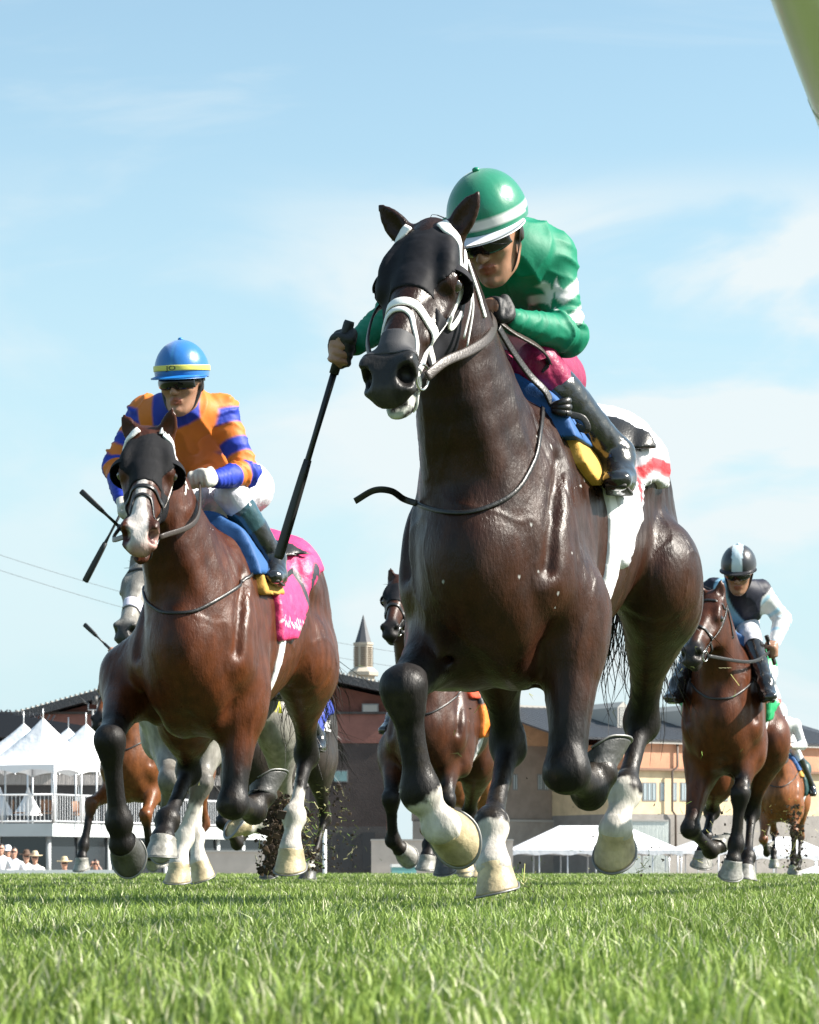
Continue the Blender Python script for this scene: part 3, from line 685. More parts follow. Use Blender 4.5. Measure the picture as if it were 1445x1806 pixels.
def bridle(h, B, parent, lea, nose, metal=None, brow=True, bands=(('noseband', .33, -.25, .013),), cheek=True, bitpos=(.485, -.112, .056)):
    metal = metal or mat('bit_steel', col=(.55, .55, .54), rough=.22, metal=1.)
    for nm, u0, sl, w in bands:
        q = B.snap(np.array(ring_pts(h, u0, sl)), .003); strap(nm, q, B, nose, parent, w * h.s, .0035, .003, 3)
    if cheek:
        for s in (-1, 1):
            bp = h(bitpos[0], bitpos[1], s * bitpos[2])
            strap('cheekpiece', [h(.0, -.10, s * .09), h(.1, -.12, s * .1), h(.25, -.125, s * .09), h(.38, -.12, s * .07), h(bitpos[0] - .02, bitpos[1] + .005, s * bitpos[2])], B, lea, parent, .010 * h.s, .003)
            strap('throat_latch', [h(.01, -.12, s * .09), h(.06, -.2, s * .09), h(.10, -.26, s * .05), h(.105, -.28, 0)], B, lea, parent, .007 * h.s, .003)
            V, Fs = torus(B.snap(bp, .012), .033 * h.s, .0042, h.l * s + h.f * .2); mesh_obj('bit_ring', V, Fs, metal, parent)
        if brow: strap('browband', [h(.055, -.09, -.1), h(.07, -.03, -.07), h(.075, -.0, 0), h(.07, -.03, .07), h(.055, -.09, .1)], B, lea, parent, .009 * h.s, .003)
def hood(h, Jh, parent, m, eyes=(-1, 1), vox=.005, low=.255, lowside=.40, cups=(), cup_mat=None, trim=None, hole=.062, cup_r=.052):
    Bh = Body(); head_ops(Bh, h, [], 0.)
    lo_, hi_ = Bh.bounds()
    def reg(X, Y, Z):
        q0, q1, q2 = X - h.p[0], Y - h.p[1], Z - h.p[2]
        u = (q0 * h.f[0] + q1 * h.f[1] + q2 * h.f[2]) / h.s; v = (q0 * h.d[0] + q1 * h.d[1] + q2 * h.d[2]) / h.s; w = (q0 * h.l[0] + q1 * h.l[1] + q2 * h.l[2]) / h.s
        lim = low + (lowside - low) * np.clip((-v - .055) / .06, 0, 1) - .10 * np.clip((-v - .15) / .08, 0, 1)
        r = np.maximum(u - lim, -.035 - u)
        for s in eyes:
            e = .03 - .0 * u; k = np.sqrt(((u - .205) / 1.25) ** 2 + ((v + .085) / .95) ** 2 + ((w - s * .1) / 1.2) ** 2)
            r = np.maximum(r, hole - k)
        for s in (-1, 1):
            k = np.sqrt((u + .01) ** 2 + (v + .05) ** 2 * .8 + (w - s * .07) ** 2); r = np.maximum(r, .036 - k)
        return r
    o = shell('hood', Bh, .0045, lo_ - .02, hi_ + .02, reg, vox, m, parent, wrinkle=.0008, wsc=40)
    for s in cups:
        V = []; Fs = []; nu, nv = 16, 10
        for th in (0, .004):
            for i in range(nv):
                a = rad(-95 + 190 * i / (nv - 1))            # around the eye, open towards the nose
                for j in range(nu):
                    b = rad(-5 + 88 * j / (nu - 1)); R = cup_r + th
                    V.append(h(.140 - (R * 1.1) * math.cos(a) * math.cos(b) * .9 + .02, -.085 - R * 1.15 * math.sin(a) * math.cos(b) , s * (.082 + R * 1.05 * math.sin(b))))
        f1 = [(i * nu + j, i * nu + j + 1, (i + 1) * nu + j + 1, (i + 1) * nu + j) for i in range(nv - 1) for j in range(nu - 1)]
        k_ = nu * nv; Fs = f1 + [tuple(k_ + q for q in f[::-1]) for f in f1]
        bd = [(0 * nu + j) for j in range(nu)] + [i * nu + nu - 1 for i in range(1, nv)] + [(nv - 1) * nu + j for j in range(nu - 2, -1, -1)] + [i * nu for i in range(nv - 2, 0, -1)]
        Fs += [(bd[i], bd[(i + 1) % len(bd)], k_ + bd[(i + 1) % len(bd)], k_ + bd[i]) for i in range(len(bd))]
        mesh_obj('blinker_cup', V, Fs, cup_mat or m, parent)
    return o, Bh
def race_tack(fr, B, h, root, J, cloth, cloth_m, pad=(.008, .075, .24), foam=(.45, .24, .04), vox=.012, drop=1.02, x0=-.62, hands=None, lea=None, marks=None, flut=1., girth_col=(.7, .7, .7), zs=0., iron=None):
    """cloth, pads, saddle, girth, stirrups and reins of one runner"""
    lea = lea or BLACKLEA; dz = J.get('dz', -.1) + .1; pt = J.get('pitch', 0); zz = lambda X, Z: Z - dz - pt * X
    ed = lambda X: drop + .25 * np.clip((-X - .1) / .4, 0, 1) - .05 * (X + .2)
    def rip(V):
        t = sstep(1.32 - V[:, 2], 0, .28) * sstep(-V[:, 0] - .1, 0, .35) * flut; s = np.sign(V[:, 1]); V = V.copy()
        V[:, 1] += s * t * (.022 + .03 * np.sin(V[:, 0] * 31 + V[:, 2] * 14)); V[:, 0] -= .03 * t * np.sin(V[:, 2] * 27); return V
    shell('saddle_cloth', B, .022 if vox < .015 else .03, A3(x0 - .06, -.45, .8), A3(.2, .45, 1.75), lambda X, Y, Z: np.maximum(np.maximum(x0 - X, X - .13), ed(X) - zz(X, Z)), vox, mat(cloth_m, attr='Col', rough=.5, bump=.25, bscale=300, bump2=.3, b2scale=18), root, lambda V: (marks(V, np.tile(cloth, (len(V), 1))) if marks else np.tile(cloth, (len(V), 1))), .005, 12, rip)
    shell('foam_pad', B, .03, A3(-.1, -.42, 1.0), A3(.5, .42, 1.8), lambda X, Y, Z: np.maximum(np.maximum(.04 - X, X - .26 - .25 * (1.5 - Z)), 1.22 - zz(X, Z)), vox, mat('foam_%d' % (foam[2] * 999), col=foam, rough=.8, bump=.4, bscale=200), root)
    shell('pad_towel', B, .042, A3(-.1, -.42, 1.0), A3(.5, .42, 1.8), lambda X, Y, Z: np.maximum(np.maximum(.06 - X, X - .33 - .2 * (1.5 - Z)), 1.30 - zz(X, Z)), vox, mat('towel_%d' % (pad[2] * 999), col=pad, rough=.7, bump=.4, bscale=250), root, None, .003, 14)
    shell('saddle', B, .045, A3(-.5, -.35, 1.0), A3(.25, .35, 1.85), lambda X, Y, Z: np.maximum(np.maximum(-.38 - X, X - .05), 1.36 + .15 * np.clip(np.abs(X + .08) - .1, 0, 1) - zz(X, Z)), vox, BLACKLEA, root)
    girth(B, root, mat('girth_%d' % (girth_col[0] * 99), col=girth_col, rough=.6, bump=.3, bscale=250), x0=.05, w=.035, off=.010 if vox < .015 else .016, vox=vox)
    if iron is not None:
        for s in (1, -1): stirrup('stirrup', fr, A3(-.02, s * .27, 1.32), np.array(iron) * A3(1, s, 1) + A3(.06, .02 * s, -.10), root, BLACKLEA, STEEL)
    if hands:
        for s, hd in zip((1, -1), hands):
            bl = h(.475, -.12, s * .066); m_ = bl * .5 + np.array(hd) * .5 + A3(0, s * .06, -.05); rein('rein', [bl, m_, hd], root, lea, .010, .0035)
    c = A3(.36, 0, 1.22 + dz); nk = []
    for a in np.linspace(-.15, math.pi + .15, 16):
        d = A3(.78 * math.sin(a), math.cos(a), -.30 * math.sin(a) + .25 * abs(math.cos(a))); t = np.linspace(.6, .05, 120); e = B.at(c + t[:, None] * d); k = int(np.argmax(e < .004)); nk.append(c + t[k] * d)
    strap('neck_strap', nk, B, BLACKLEA, root, .006, .004, .004)
def girth(B, parent, m, x0=.06, w=.05, off=.012, vox=.008):
    lo, hi = A3(x0 - w - .12, -.45, .5), A3(x0 + w + .03, .45, 1.75)
    return shell('girth', B, off, lo, hi, lambda X, Y, Z: np.abs(X - x0 + .12 * (Z - 1.2)) - w + 0 * Y, vox, m, parent)
def stirrup(name, fr, top, foot, parent, leather, metal):
    """leather strap from the saddle and an iron under the boot"""
    top, foot = np.array(top), np.array(foot)
    V, Fs = sweep([top, (top + foot) / 2 + A3(0, .01, 0), foot + A3(0, 0, .09)], .012, .003, 8, square=True, normals=[A3(0, 1, 0)] * 3)
    s = mesh_obj('stirrup_leather', V, Fs, leather, parent)
    P = [foot + A3(0, .055 * math.sin(a), .03 + .075 * math.cos(a)) for a in np.linspace(-2.3, 2.3, 18)]
    P = [P[0]] + P + [P[-1]]; V, Fs = sweep(P + [P[0]], .007, .005, 8)
    return mesh_obj('stirrup_iron', V, Fs, metal, parent)
def rein(name, pts, parent, m, w=.009, t=.003, n=8, normal=None):
    Q = spline(pts, n); nm = None if normal is None else [normal] * len(Q)
    V, Fs = sweep(Q, w, t, 8, normals=nm, square=True); return mesh_obj(name, V, Fs, m, parent)

# ---------------------------------------------------------------- riders
def hand_ops(B, wrist, c, g, back, sc=1., k=.008):
    """a fist closed round a rod through c along g; back points from the rod to the knuckle side"""
    wrist, c = np.array(wrist, float), np.array(c, float); g = unit(g); b = np.array(back, float); b = unit(b - g * (b @ g)); t = np.cross(g, b)
    if (wrist - c) @ t > 0: t = -t                         # t runs from the wrist side towards the knuckles
    kn = c + b * .026 * sc + t * .012 * sc
    B.limb([(c - g * .034 * sc, .017 * sc, .017 * sc), (c + g * .034 * sc, .017 * sc, .017 * sc)], k=.01, sub=1)
    B.limb([(wrist, .024 * sc, .024 * sc), (wrist * .5 + (c + b * .022 * sc) * .5, .02 * sc, .03 * sc), (kn - t * .006, .015 * sc, .036 * sc)], lat=g, k=.015)
    for i, (o, ln) in enumerate(((.031, .95), (.0105, 1.05), (-.0105, 1.), (-.031, .85))):
        P0 = c + g * o * sc
        Q = [P0 + (b * math.cos(a) + t * math.sin(a)) * R * sc for a, R in ((.25, .027), (.9, .028), (1.7, .026), (2.5, .024), (3.3, .021), (3.3 + .6 * ln, .02))]
        B.limb([(q, r * sc, r * sc) for q, r in zip(Q, (.0105, .0105, .0095, .009, .0082, .0072))], lat=g, k=.004, sub=3)
    Q = [kn + g * .036 * sc - t * .04 * sc, c + g * .052 * sc - t * .012 * sc - b * .004, c + g * .05 * sc + t * .012 * sc - b * .018 * sc, c + g * .036 * sc + t * .026 * sc - b * .022 * sc]
    B.limb([(q, r * sc, r * sc) for q, r in zip(Q, (.014, .0125, .011, .0085))], lat=g, k=.01, sub=3)

class FaceFrame:
    def __init__(s, c, fwd, up, sc=1.):
        s.c = np.array(c, float); s.f = unit(fwd); u = np.array(up, float); s.u = unit(u - s.f * (u @ s.f)); s.l = np.cross(s.u, s.f); s.s = sc
        s.A = np.array([s.f, s.l, s.u])
    def __call__(s, x, y, z): return s.c + s.s * (x * s.f + y * s.l + z * s.u)
def face_ops(B, h):
    def L(st, k=.015, lat=None, op='add', sub=4): B.limb([(h(*p), a * h.s, b * h.s) for p, a, b in st], lat=h.l if lat is None else lat, k=k, op=op, sub=sub)
    def E(c, r, k=.015, op='add'): B.ell(h(*c), np.array(r) * h.s, axes=h.A, k=k, op=op)
    E((-.005, 0, .03), (.097, .076, .10), k=.03)
    L([((.035, 0, .01), .055, .064), ((.042, 0, -.04), .045, .055), ((.05, 0, -.085), .034, .040), ((.058, 0, -.108), .02, .024)], k=.03)     # face, jaw
    for s in (-1, 1):
        L([((-.01, s * .055, -.045), .022, .014), ((.02, s * .047, -.085), .018, .013), ((.055, s * .018, -.108), .014, .014)], k=.02)
        E((.065, s * .038, -.022), (.025, .024, .018), k=.02)                 # cheekbone
        E((.082, s * .032, .012), (.014, .018, .010), k=.012, op='cut')       # eye socket
        E((.072, s * .032, .012), (.013, .013, .011), k=.006)                 # eyeball
        E((-.01, s * .078, -.005), (.020, .008, .032), k=.008)                # ear
        E((.098, s * .010, -.038), (.011, .010, .009), k=.008)                # nostril wing
        E((.103, s * .007, -.045), (.005, .0045, .004), k=.003, op='cut')
    L([((.086, -.045, .028), .008, .006), ((.092, 0, .026), .008, .008), ((.086, .045, .028), .008, .006)], k=.012, lat=h.u)                 # brow
    L([((.090, 0, .018), .008, .007), ((.102, 0, -.01), .010, .009), ((.112, 0, -.036), .012, .012)], k=.01)                                # nose
    L([((.082, -.022, -.068), .005, .005), ((.092, 0, -.062), .008, .007), ((.082, .022, -.068), .005, .005)], k=.006, lat=h.u)              # lips
    L([((.080, -.020, -.076), .005, .005), ((.089, 0, -.078), .008, .008), ((.080, .020, -.076), .005, .005)], k=.006, lat=h.u)
    L([((.088, -.02, -.070), .003, .0025), ((.099, 0, -.070), .003, .0025), ((.088, .02, -.070), .003, .0025)], k=.004, op='cut', lat=h.u)
    E((.078, 0, -.105), (.016, .018, .013), k=.015)                           # chin

def jockey(label, fr, K, S, vox=.007, group='jockeys riding in the race'):
    """K: joints in the horse's coordinates; S: colours and options"""
    root = empty('person', tuple(fr.O + fr.h * K['pel'][0] + fr.l * K['pel'][1] + A3(0, 0, K['pel'][2])), fr.rz, label, 'person', group)
    off = np.array(K['pel'], float)
    J = {k: (np.array(v, float) - off if k in ('pel', 'chest', 'neck', 'head', 'shL', 'shR', 'elL', 'elR', 'wrL', 'wrR', 'hdL', 'hdR', 'hipL', 'hipR', 'knL', 'knR', 'anL', 'anR', 'heL', 'heR', 'toL', 'toR') else v) for k, v in K.items()}
    lat = unit(J['shL'] - J['shR'])
    h = FaceFrame(J['head'], K['face'], K['up'], S.get('head_sc', 1.))
    def torso(B, g=0.):
        B.limb([(J['pel'], .11 + g, .13 + g), (J['pel'] * .55 + J['chest'] * .45, .105 + g, .135 + g), (J['chest'], .125 + g, .165 + g), (J['chest'] * .35 + J['neck'] * .65, .095 + g, .15 + g), (J['neck'], .05 + g, .06 + g)], lat=lat, k=.05)
        B.limb([(J['shL'], .058 + g, .058 + g), (J['neck'] * .6 + J['chest'] * .4, .08 + g, .08 + g), (J['shR'], .058 + g, .058 + g)], k=.05, lat=(0, 0, 1))
    def arm(B, s, g=0.):
        a, e, w = J['sh' + s], J['el' + s], J['wr' + s]
        B.limb([(a, .058 + g, .058 + g), (a * .5 + e * .5, .053 + g, .053 + g), (e, .046 + g, .046 + g)], k=.04)
        B.limb([(e, .047 + g, .047 + g), (e * .65 + w * .35, .046 + g, .046 + g), (w, .030 + g, .030 + g)], k=.03)
    def legs(B, s, g=0., boot=False):
        hp, kn, an = J['hip' + s], J['kn' + s], J['an' + s]
        if not boot:
            B.limb([(hp, .09 + g, .085 + g), (hp * .5 + kn * .5, .075 + g, .075 + g), (kn, .056 + g, .054 + g)], k=.05)
            B.limb([(kn, .060 + g, .058 + g), (kn * .8 + an * .2, .058 + g, .056 + g), (kn * .62 + an * .38, .05 + g, .05 + g)], k=.03)
        else:
            B.limb([(kn * .74 + an * .26, .060 + g, .058 + g), (kn * .5 + an * .5, .055 + g, .053 + g), (an, .043 + g, .041 + g)], k=.02)
            he, to = J['he' + s], J['to' + s]
            B.limb([(an, .045 + g, .043 + g), (he + A3(0, 0, .015), .036 + g, .033 + g)], k=.02)
            B.limb([(he + A3(0, 0, .012), .034 + g, .034 + g), (he * .45 + to * .55 + A3(0, 0, .01), .036 + g, .042 + g), (to, .024 + g, .036 + g)], k=.03, lat=(0, 1, 0))
            B.limb([(an, .04 + g, .038 + g), (he * .45 + to * .55 + A3(0, 0, .012), .036 + g, .038 + g)], k=.03)
    hd = {}
    def hands(B):
        for s in 'LR':
            ax, bk = K.get('grip' + s, ((0, 1, 0), (0, 0, 1)))
            hand_ops(B, J['wr' + s], J['hd' + s], ax, bk, S.get('hand_sc', 1.))
            B.limb([(J['el' + s] * .25 + J['wr' + s] * .75, .028, .028), (J['wr' + s], .024, .026)], k=.015)
    B = Body(); torso(B, -.014)
    for s in 'LR': arm(B, s, -.012); legs(B, s, -.012); legs(B, s, -.014, True)
    B.limb([(J['chest'] * .3 + J['neck'] * .7, .055, .06), (h(-.02, 0, -.06), .05, .052)], k=.03, lat=lat)
    face_ops(B, h); hands(B)
    D, lo, G = B.field(vox * .8 if vox > .006 else vox); V, Fs = surf(D, lo, vox * .8 if vox > .006 else vox, 1)
    q = (V - h.c) / h.s; fx, fy, fz = q @ h.f, q @ h.l, q @ h.u
    skin = np.array(S.get('skin', (.42, .22, .14))) * .8
    X = np.tile(skin, (len(V), 1)) * (1 + .12 * vnoise(V, 60, 2))[:, None]
    inh = (np.abs(fy) < .1) & (fx > -.12) & (fx < .13) & (np.abs(fz) < .2)
    X = mixv(X, np.tile(skin * (.85, .5, .48), (len(V), 1)), inh * sstep(.017 - np.abs(fz + .0705), 0, .006) * sstep(.026 - np.abs(fy), 0, .006) * sstep(fx, .07, .08))
    X = mixv(X, np.tile((.02, .012, .008), (len(V), 1)), inh * np.maximum(sstep(-fx + .25 * np.abs(fy), -.0, .012) * sstep(fz, -.07, -.03), sstep(.006 - np.abs(fz - .032), 0, .004) * sstep(fx, .06, .07)))
    if S.get('stubble', 0): X = mixv(X, np.tile(skin * .45, (len(V), 1)), S['stubble'] * inh * sstep(-fz, .05, .075) * sstep(fx, .0, .04) * (np.abs(fz + .07) > .012))
    mesh_obj('body', V, Fs, mat('skin', attr='Col', rough=.42, spec=.45, sss=.12, var=.06, vscale=60, bump=.12, bscale=300), root, True, X)
    # gloves: only over the hands
    if S.get('glove') is not None:
        for s in 'LR':
            Bg = Body(); ax, bk = K.get('grip' + s, ((0, 1, 0), (0, 0, 1)))
            hand_ops(Bg, J['wr' + s], J['hd' + s], ax, bk, S.get('hand_sc', 1.) * 1.0)
            w, c = J['wr' + s], J['hd' + s]
            l_, h_ = Bg.bounds(); tdir = unit(c - w); cut = S.get('fingerless', 9)
            axu = unit(ax)
            reg = lambda X_, Y_, Z_, w=w, c=c, tdir=tdir: np.maximum(-((X_ - w[0]) * tdir[0] + (Y_ - w[1]) * tdir[1] + (Z_ - w[2]) * tdir[2]) - .005, ((X_ - c[0]) * tdir[0] + (Y_ - c[1]) * tdir[1] + (Z_ - c[2]) * tdir[2]) - cut)
            shell('glove', Bg, .003, l_ - .015, h_ + .015, reg, min(vox, .005), mat(S['glove_mat'], col=S['glove'], rough=.6, bump=.3, bscale=120), root)
    fold = lambda V, N, a, sc, sd: V + N * (a * (np.abs(vnoise(V * S.get('fold_dir', (1, 1, 1)), sc, sd)) ** .8 * 2 - .7) + a * .5 * vnoise(V, sc * 2.5, sd + 3))[:, None]
    Bj = Body(); torso(Bj, .002)
    for s in 'LR': arm(Bj, s, .004)
    Bj.limb([(J['neck'], .052, .056), (J['neck'] * .6 + h(-.03, 0, -.07) * .4, .05, .052)], k=.02, lat=lat)
    D, lo, G = Bj.field(vox); V, Fs = surf(D, lo, vox, 1); N = vnormals(V, Fs)
    ar = {}
    for s in 'LR':
        a, e, w = J['sh' + s], J['el' + s], J['wr' + s]
        t1 = np.clip((V - a) @ (e - a) / ((e - a) @ (e - a)), 0, 1); d1 = np.linalg.norm(V - a - t1[:, None] * (e - a), axis=1)
        t2 = np.clip((V - e) @ (w - e) / ((w - e) @ (w - e)), 0, 1); d2 = np.linalg.norm(V - e - t2[:, None] * (w - e), axis=1)
        m = np.where(d1 < d2, t1, 1 + t2); dd = np.minimum(d1, d2); ar[s] = (m, dd)
    ta = (V - J['pel']) @ (J['neck'] - J['pel']) / ((J['neck'] - J['pel']) @ (J['neck'] - J['pel'])); tl = (V - J['chest']) @ lat
    X = S['silks'](V, ta, tl, ar) * .82
    # folds run round the bent sleeves and across the back
    cr = np.zeros(len(V)); rid = lambda x: (1 - np.abs(np.sin(x))) ** 1.6
    for i, s in enumerate('LR'):
        m, dd = ar[s]; on = sstep(.10 - dd, 0, .02); ph = 3.2 * vnoise(V, 9, 4 + i) + 1.2 * vnoise(V, 21, 14 + i)
        cr += on * (sstep(.60 - np.abs(m - 1.02), 0, .5) * (1.15 * rid(m * 13 + ph) - .3) + .7 * sstep(.5 - m, 0, .35) * (rid(m * 10 + ph) - .3) + .35 * (rid(m * 19 + 2 * ph) - .3))
    back = sstep(ar['L'][1], .07, .1) * sstep(ar['R'][1], .07, .1)
    L3 = np.stack([tl * 3.4 + .5 * ta, ta * .75, .2 * ta], 1); n1 = 1 - np.abs(vnoise(L3, 3.0, 9)); n2 = 1 - np.abs(vnoise(L3 * A3(1, 1.6, 1), 6.2, 19))
    cr += back * (1.5 * n1 ** 4 + .8 * n2 ** 4 - .7)
    V = V + N * (S.get('fold', .0055) * cr)[:, None]
    mesh_obj('silk_jacket', V, Fs, mat('racing_silk', attr='Col', rough=.58, spec=.28, var=.05, vscale=20, bump=.15, bscale=700, bump2=.1, b2scale=45), root, True, X)
    Bb = Body(); Bb.ell(J['pel'] + A3(-.02, 0, -.02), (.125, .145, .12), k=.05)
    for s in 'LR': legs(Bb, s, .002)
    D, lo, G = Bb.field(vox); V, Fs = surf(D, lo, vox, 1); N = vnormals(V, Fs); V = fold(V, N, .003, 20, 5)
    mesh_obj('breeches', V, Fs, mat(S['breeches_mat'], col=S['breeches'], rough=.45, spec=.4, bump=.2, bscale=400, bump2=.3, b2scale=40, var=.05), root)
    for s in 'LR':
        Bo = Body(); legs(Bo, s, .005, True)
        D, lo, G = Bo.field(vox); V, Fs = surf(D, lo, vox, 1); N = vnormals(V, Fs); V = fold(V, N, .0018, 26, 8)
        kn, an = J['kn' + s], J['an' + s]; tt = (V - kn) @ (an - kn) / ((an - kn) @ (an - kn))
        X = np.tile(S.get('boot', (.012, .012, .013)), (len(V), 1))
        if 'boot_top' in S: X = mixv(X, np.tile(S['boot_top'], (len(V), 1)), sstep(.52 - tt, 0, .01))
        b = mesh_obj('boot', V, Fs, mat('boot_leather', attr='Col', rough=.16, spec=.6, coat=.6, bump=.2, bscale=40, coatr=.08), root, True, X)
        to, he = J['to' + s], J['he' + s]
        V, Fs = sweep([he + A3(-.03, 0, -.022), he * .5 + to * .5 + A3(0, 0, -.03), to + A3(.02, 0, -.018)], [.03, .038, .03], .006, 10, normals=[A3(0, 0, 1)] * 3, square=True)
        mesh_obj('sole', V, Fs, mat('boot_sole', col=(.02, .018, .016), rough=.6), b)
    helmet(h, S, root)
    return root, J, h, off

def helmet(h, S, root):
    nu, nv = 72, 26; V = []; cols = []
    ax, ay, az = .128, .105, .120
    brow = lambda b: .026 - .018 * math.cos(b) * 0
    for i in range(nv + 1):
        for j in range(nu):
            b = 2 * math.pi * j / nu; a = (i / nv) * (math.pi / 2 + .22 - .02 * math.cos(b))
            seam = 1 - .010 * math.exp(-(abs((b / (math.pi / 3)) % 1 - .0) / .05) ** 2) - .010 * math.exp(-(abs((b / (math.pi / 3)) % 1 - 1.) / .05) ** 2)
            r = math.sin(a); z = math.cos(a)
            k = seam if .15 < a < 1.3 else 1
            V.append(h(-.008 + ax * r * math.cos(b) * k, ay * r * math.sin(b) * k, .045 + az * z * (1.02 if z > 0 else .8)))
            cols.append(np.array(S['helmet'](a, b)) * .82)
    Fs = [(i * nu + j, (i + 1) * nu + j, (i + 1) * nu + (j + 1) % nu, i * nu + (j + 1) % nu) for i in range(nv) for j in range(nu)]
    o = mesh_obj('helmet', V, Fs, mat(S['helmet_mat'], attr='Col', rough=.3, spec=.5, sheen=.2, bump=.12, bscale=400, bump2=.06, b2scale=30, var=.04), root, True, np.array(cols))
    # peak
    V = []; n = 30
    for th in (0., .005):
        for k in (0, .5, 1.):
            for j in range(n + 1):
                b = rad(-82 + 164 * j / n); e = k * .036 * max(math.cos(b * 1.05), 0) ** .6
                V.append(h(-.008 + (ax * .985 + e) * math.cos(b), (ay * .985 + e * .75) * math.sin(b), .045 - .014 + th - .30 * e - .008))
    m_ = n + 1
    Fs = []
    for L_ in (0, 1):
        for k in range(2):
            for j in range(n):
                q = (L_ * 3 * m_ + k * m_ + j, L_ * 3 * m_ + k * m_ + j + 1, L_ * 3 * m_ + (k + 1) * m_ + j + 1, L_ * 3 * m_ + (k + 1) * m_ + j); Fs.append(q if L_ == 0 else q[::-1])
    Fs += [(2 * m_ + j, 5 * m_ + j, 5 * m_ + j + 1, 2 * m_ + j + 1) for j in range(n)]
    mesh_obj('peak', V, Fs, mat(S['peak_mat'], col=S['peak'], rough=.4, spec=.5), o)
    V, Fs = ball(.011 * h.s, 12, 6, (1, 1, .7)); 
    mesh_obj('button', V + h(-.008, 0, .045 + az * 1.03), Fs, mat(S['helmet_mat'] + '_button', col=S['helmet'](0, 0), rough=.4), o)
    if 'band' in S:
        P = [h(-.008 + (ax + .0022) * math.cos(b) * .995, (ay + .0022) * math.sin(b) * .995, .045 + .012) for b in np.linspace(0, 2 * np.pi, 60)]
        N = [h.f * math.cos(b) + h.l * math.sin(b) for b in np.linspace(0, 2 * np.pi, 60)]
        V, Fs = sweep(P, S.get('band_w', .011), .0018, 8, normals=N, square=True, caps=False); bo = mesh_obj('helmet_band', V, Fs, mat(S['band_mat'], col=S['band'], rough=.45), o)
        if 'band_text' in S:
            tcv = bpy.data.curves.new('t', 'FONT'); tcv.body = S['band_text']; tcv.size = .030; tcv.align_x = 'CENTER'; tcv.extrude = .0003; tcv.resolution_u = 3
            to = bpy.data.objects.new('t', tcv); COL.objects.link(to); bpy.context.view_layer.update()
            me = bpy.data.meshes.new_from_object(to.evaluated_get(bpy.context.evaluated_depsgraph_get())); bpy.data.objects.remove(to)
            co = np.array([v.co[:] for v in me.vertices]); fs = [tuple(p.vertices) for p in me.polygons]
            V = []
            for x, y, z in co:
                b = S.get('text_off', 0) + x / .108 * 1.25; V.append(h(-.008 + (ax + .0048 + z) * math.cos(b), (ay + .0048 + z) * math.sin(b), .057 + (y - .0105) * .85))
            mesh_obj('lettering', V, fs, mat('lettering_dark', col=(.02, .02, .03), rough=.5), bo, smooth=False)
    # goggles and chin strap
    if S.get('goggles', True):
        V = []; n = 26
        for th in (.0, .010):
            for k in range(7):
                for j in range(n + 1):
                    y = -.074 + .148 * j / n; q = abs(y) / .074; zz = (k / 6 - .5); hgt = .056 * (1 - .35 * q ** 4) * (1 - .25 * math.exp(-(y / .012) ** 2) * (zz < 0))
                    x = .108 - .055 * q ** 2.2 + .012 * (1 - (2 * zz) ** 2)
                    V.append(h(x + th - .004, y, .001 + zz * hgt))
        m_ = n + 1; K_ = 7 * m_
        Fs = [(k * m_ + j + K_, k * m_ + j + 1 + K_, (k + 1) * m_ + j + 1 + K_, (k + 1) * m_ + j + K_) for k in range(6) for j in range(n)]
        bd = list(range(m_)) + [k * m_ + n for k in range(1, 7)] + [6 * m_ + j for j in range(n - 1, -1, -1)] + [k * m_ for k in range(5, 0, -1)]
        Fs += [(bd[i], bd[(i + 1) % len(bd)], K_ + bd[(i + 1) % len(bd)], K_ + bd[i]) for i in range(len(bd))]
        g = mesh_obj('goggles', V, Fs, mat('goggle_lens', col=(.006, .006, .007), rough=.1, spec=.3, coat=.25, coatr=.05), root)
        for s in (-1, 1):
            V, Fs = sweep([h(.05, s * .073, .014), h(.0, s * .083, .016), h(-.05, s * .078, .018)], .011, .002, 8, normals=[h.l * s] * 3, square=True); mesh_obj('goggle_strap', V, Fs, mat('black_elastic', col=(.015, .015, .017), rough=.6), g)
    for s in (-1, 1):
        V, Fs = sweep(spline([h(-.005, s * .088, .03), h(.012, s * .074, -.04), h(.035, s * .05, -.095), h(.052, 0, -.124)], 4), .006, .002, 8, square=True); mesh_obj('chin_strap', V, Fs, mat('black_elastic', col=(.015, .015, .017), rough=.6), o)

def whip(label, a, b, r0=.011, r1=.006, flap=True, handle=.2):
    """riding crop from its butt a to its tip b, world coordinates"""
    a, b = np.array(a, float), np.array(b, float); L_ = np.linalg.norm(b - a)
    r = empty('riding_crop', tuple(a), 0, label, 'whip')
    d = b - a; q = lambda t: d * t
    V, Fs = sweep([q(0), q(.012), q(handle)], [r0 * 1.0, r0 * 1.15, r0], [r0 * 1.0, r0 * 1.15, r0], 12); mesh_obj('grip', V, Fs, mat('crop_grip', col=(.014, .014, .015), rough=.55, bump=.5, bscale=200), r)
    V, Fs = sweep([q(handle), q(.5), q(.6), q(.66)], [r0 * .72, r0 * .62, r1, r1], [r0 * .72, r0 * .62, r1, r1], 10); mesh_obj('shaft', V, Fs, mat('crop_shaft', col=(.012, .012, .013), rough=.35), r)
    if flap:
        V, Fs = sweep([q(.58), q(.64), q(.8), q(.985), q(1.)], [r1 * 1.05, r1 * 1.3, r1 * 1.5, r1 * 1.6, r1 * 1.3], [r1 * 1., r1 * 1.05, r1 * 1.1, r1 * 1.1, r1 * .9], 12, square=True); mesh_obj('padded_flap', V, Fs, mat('crop_flap', col=(.016, .016, .017), rough=.5), r)
    return r
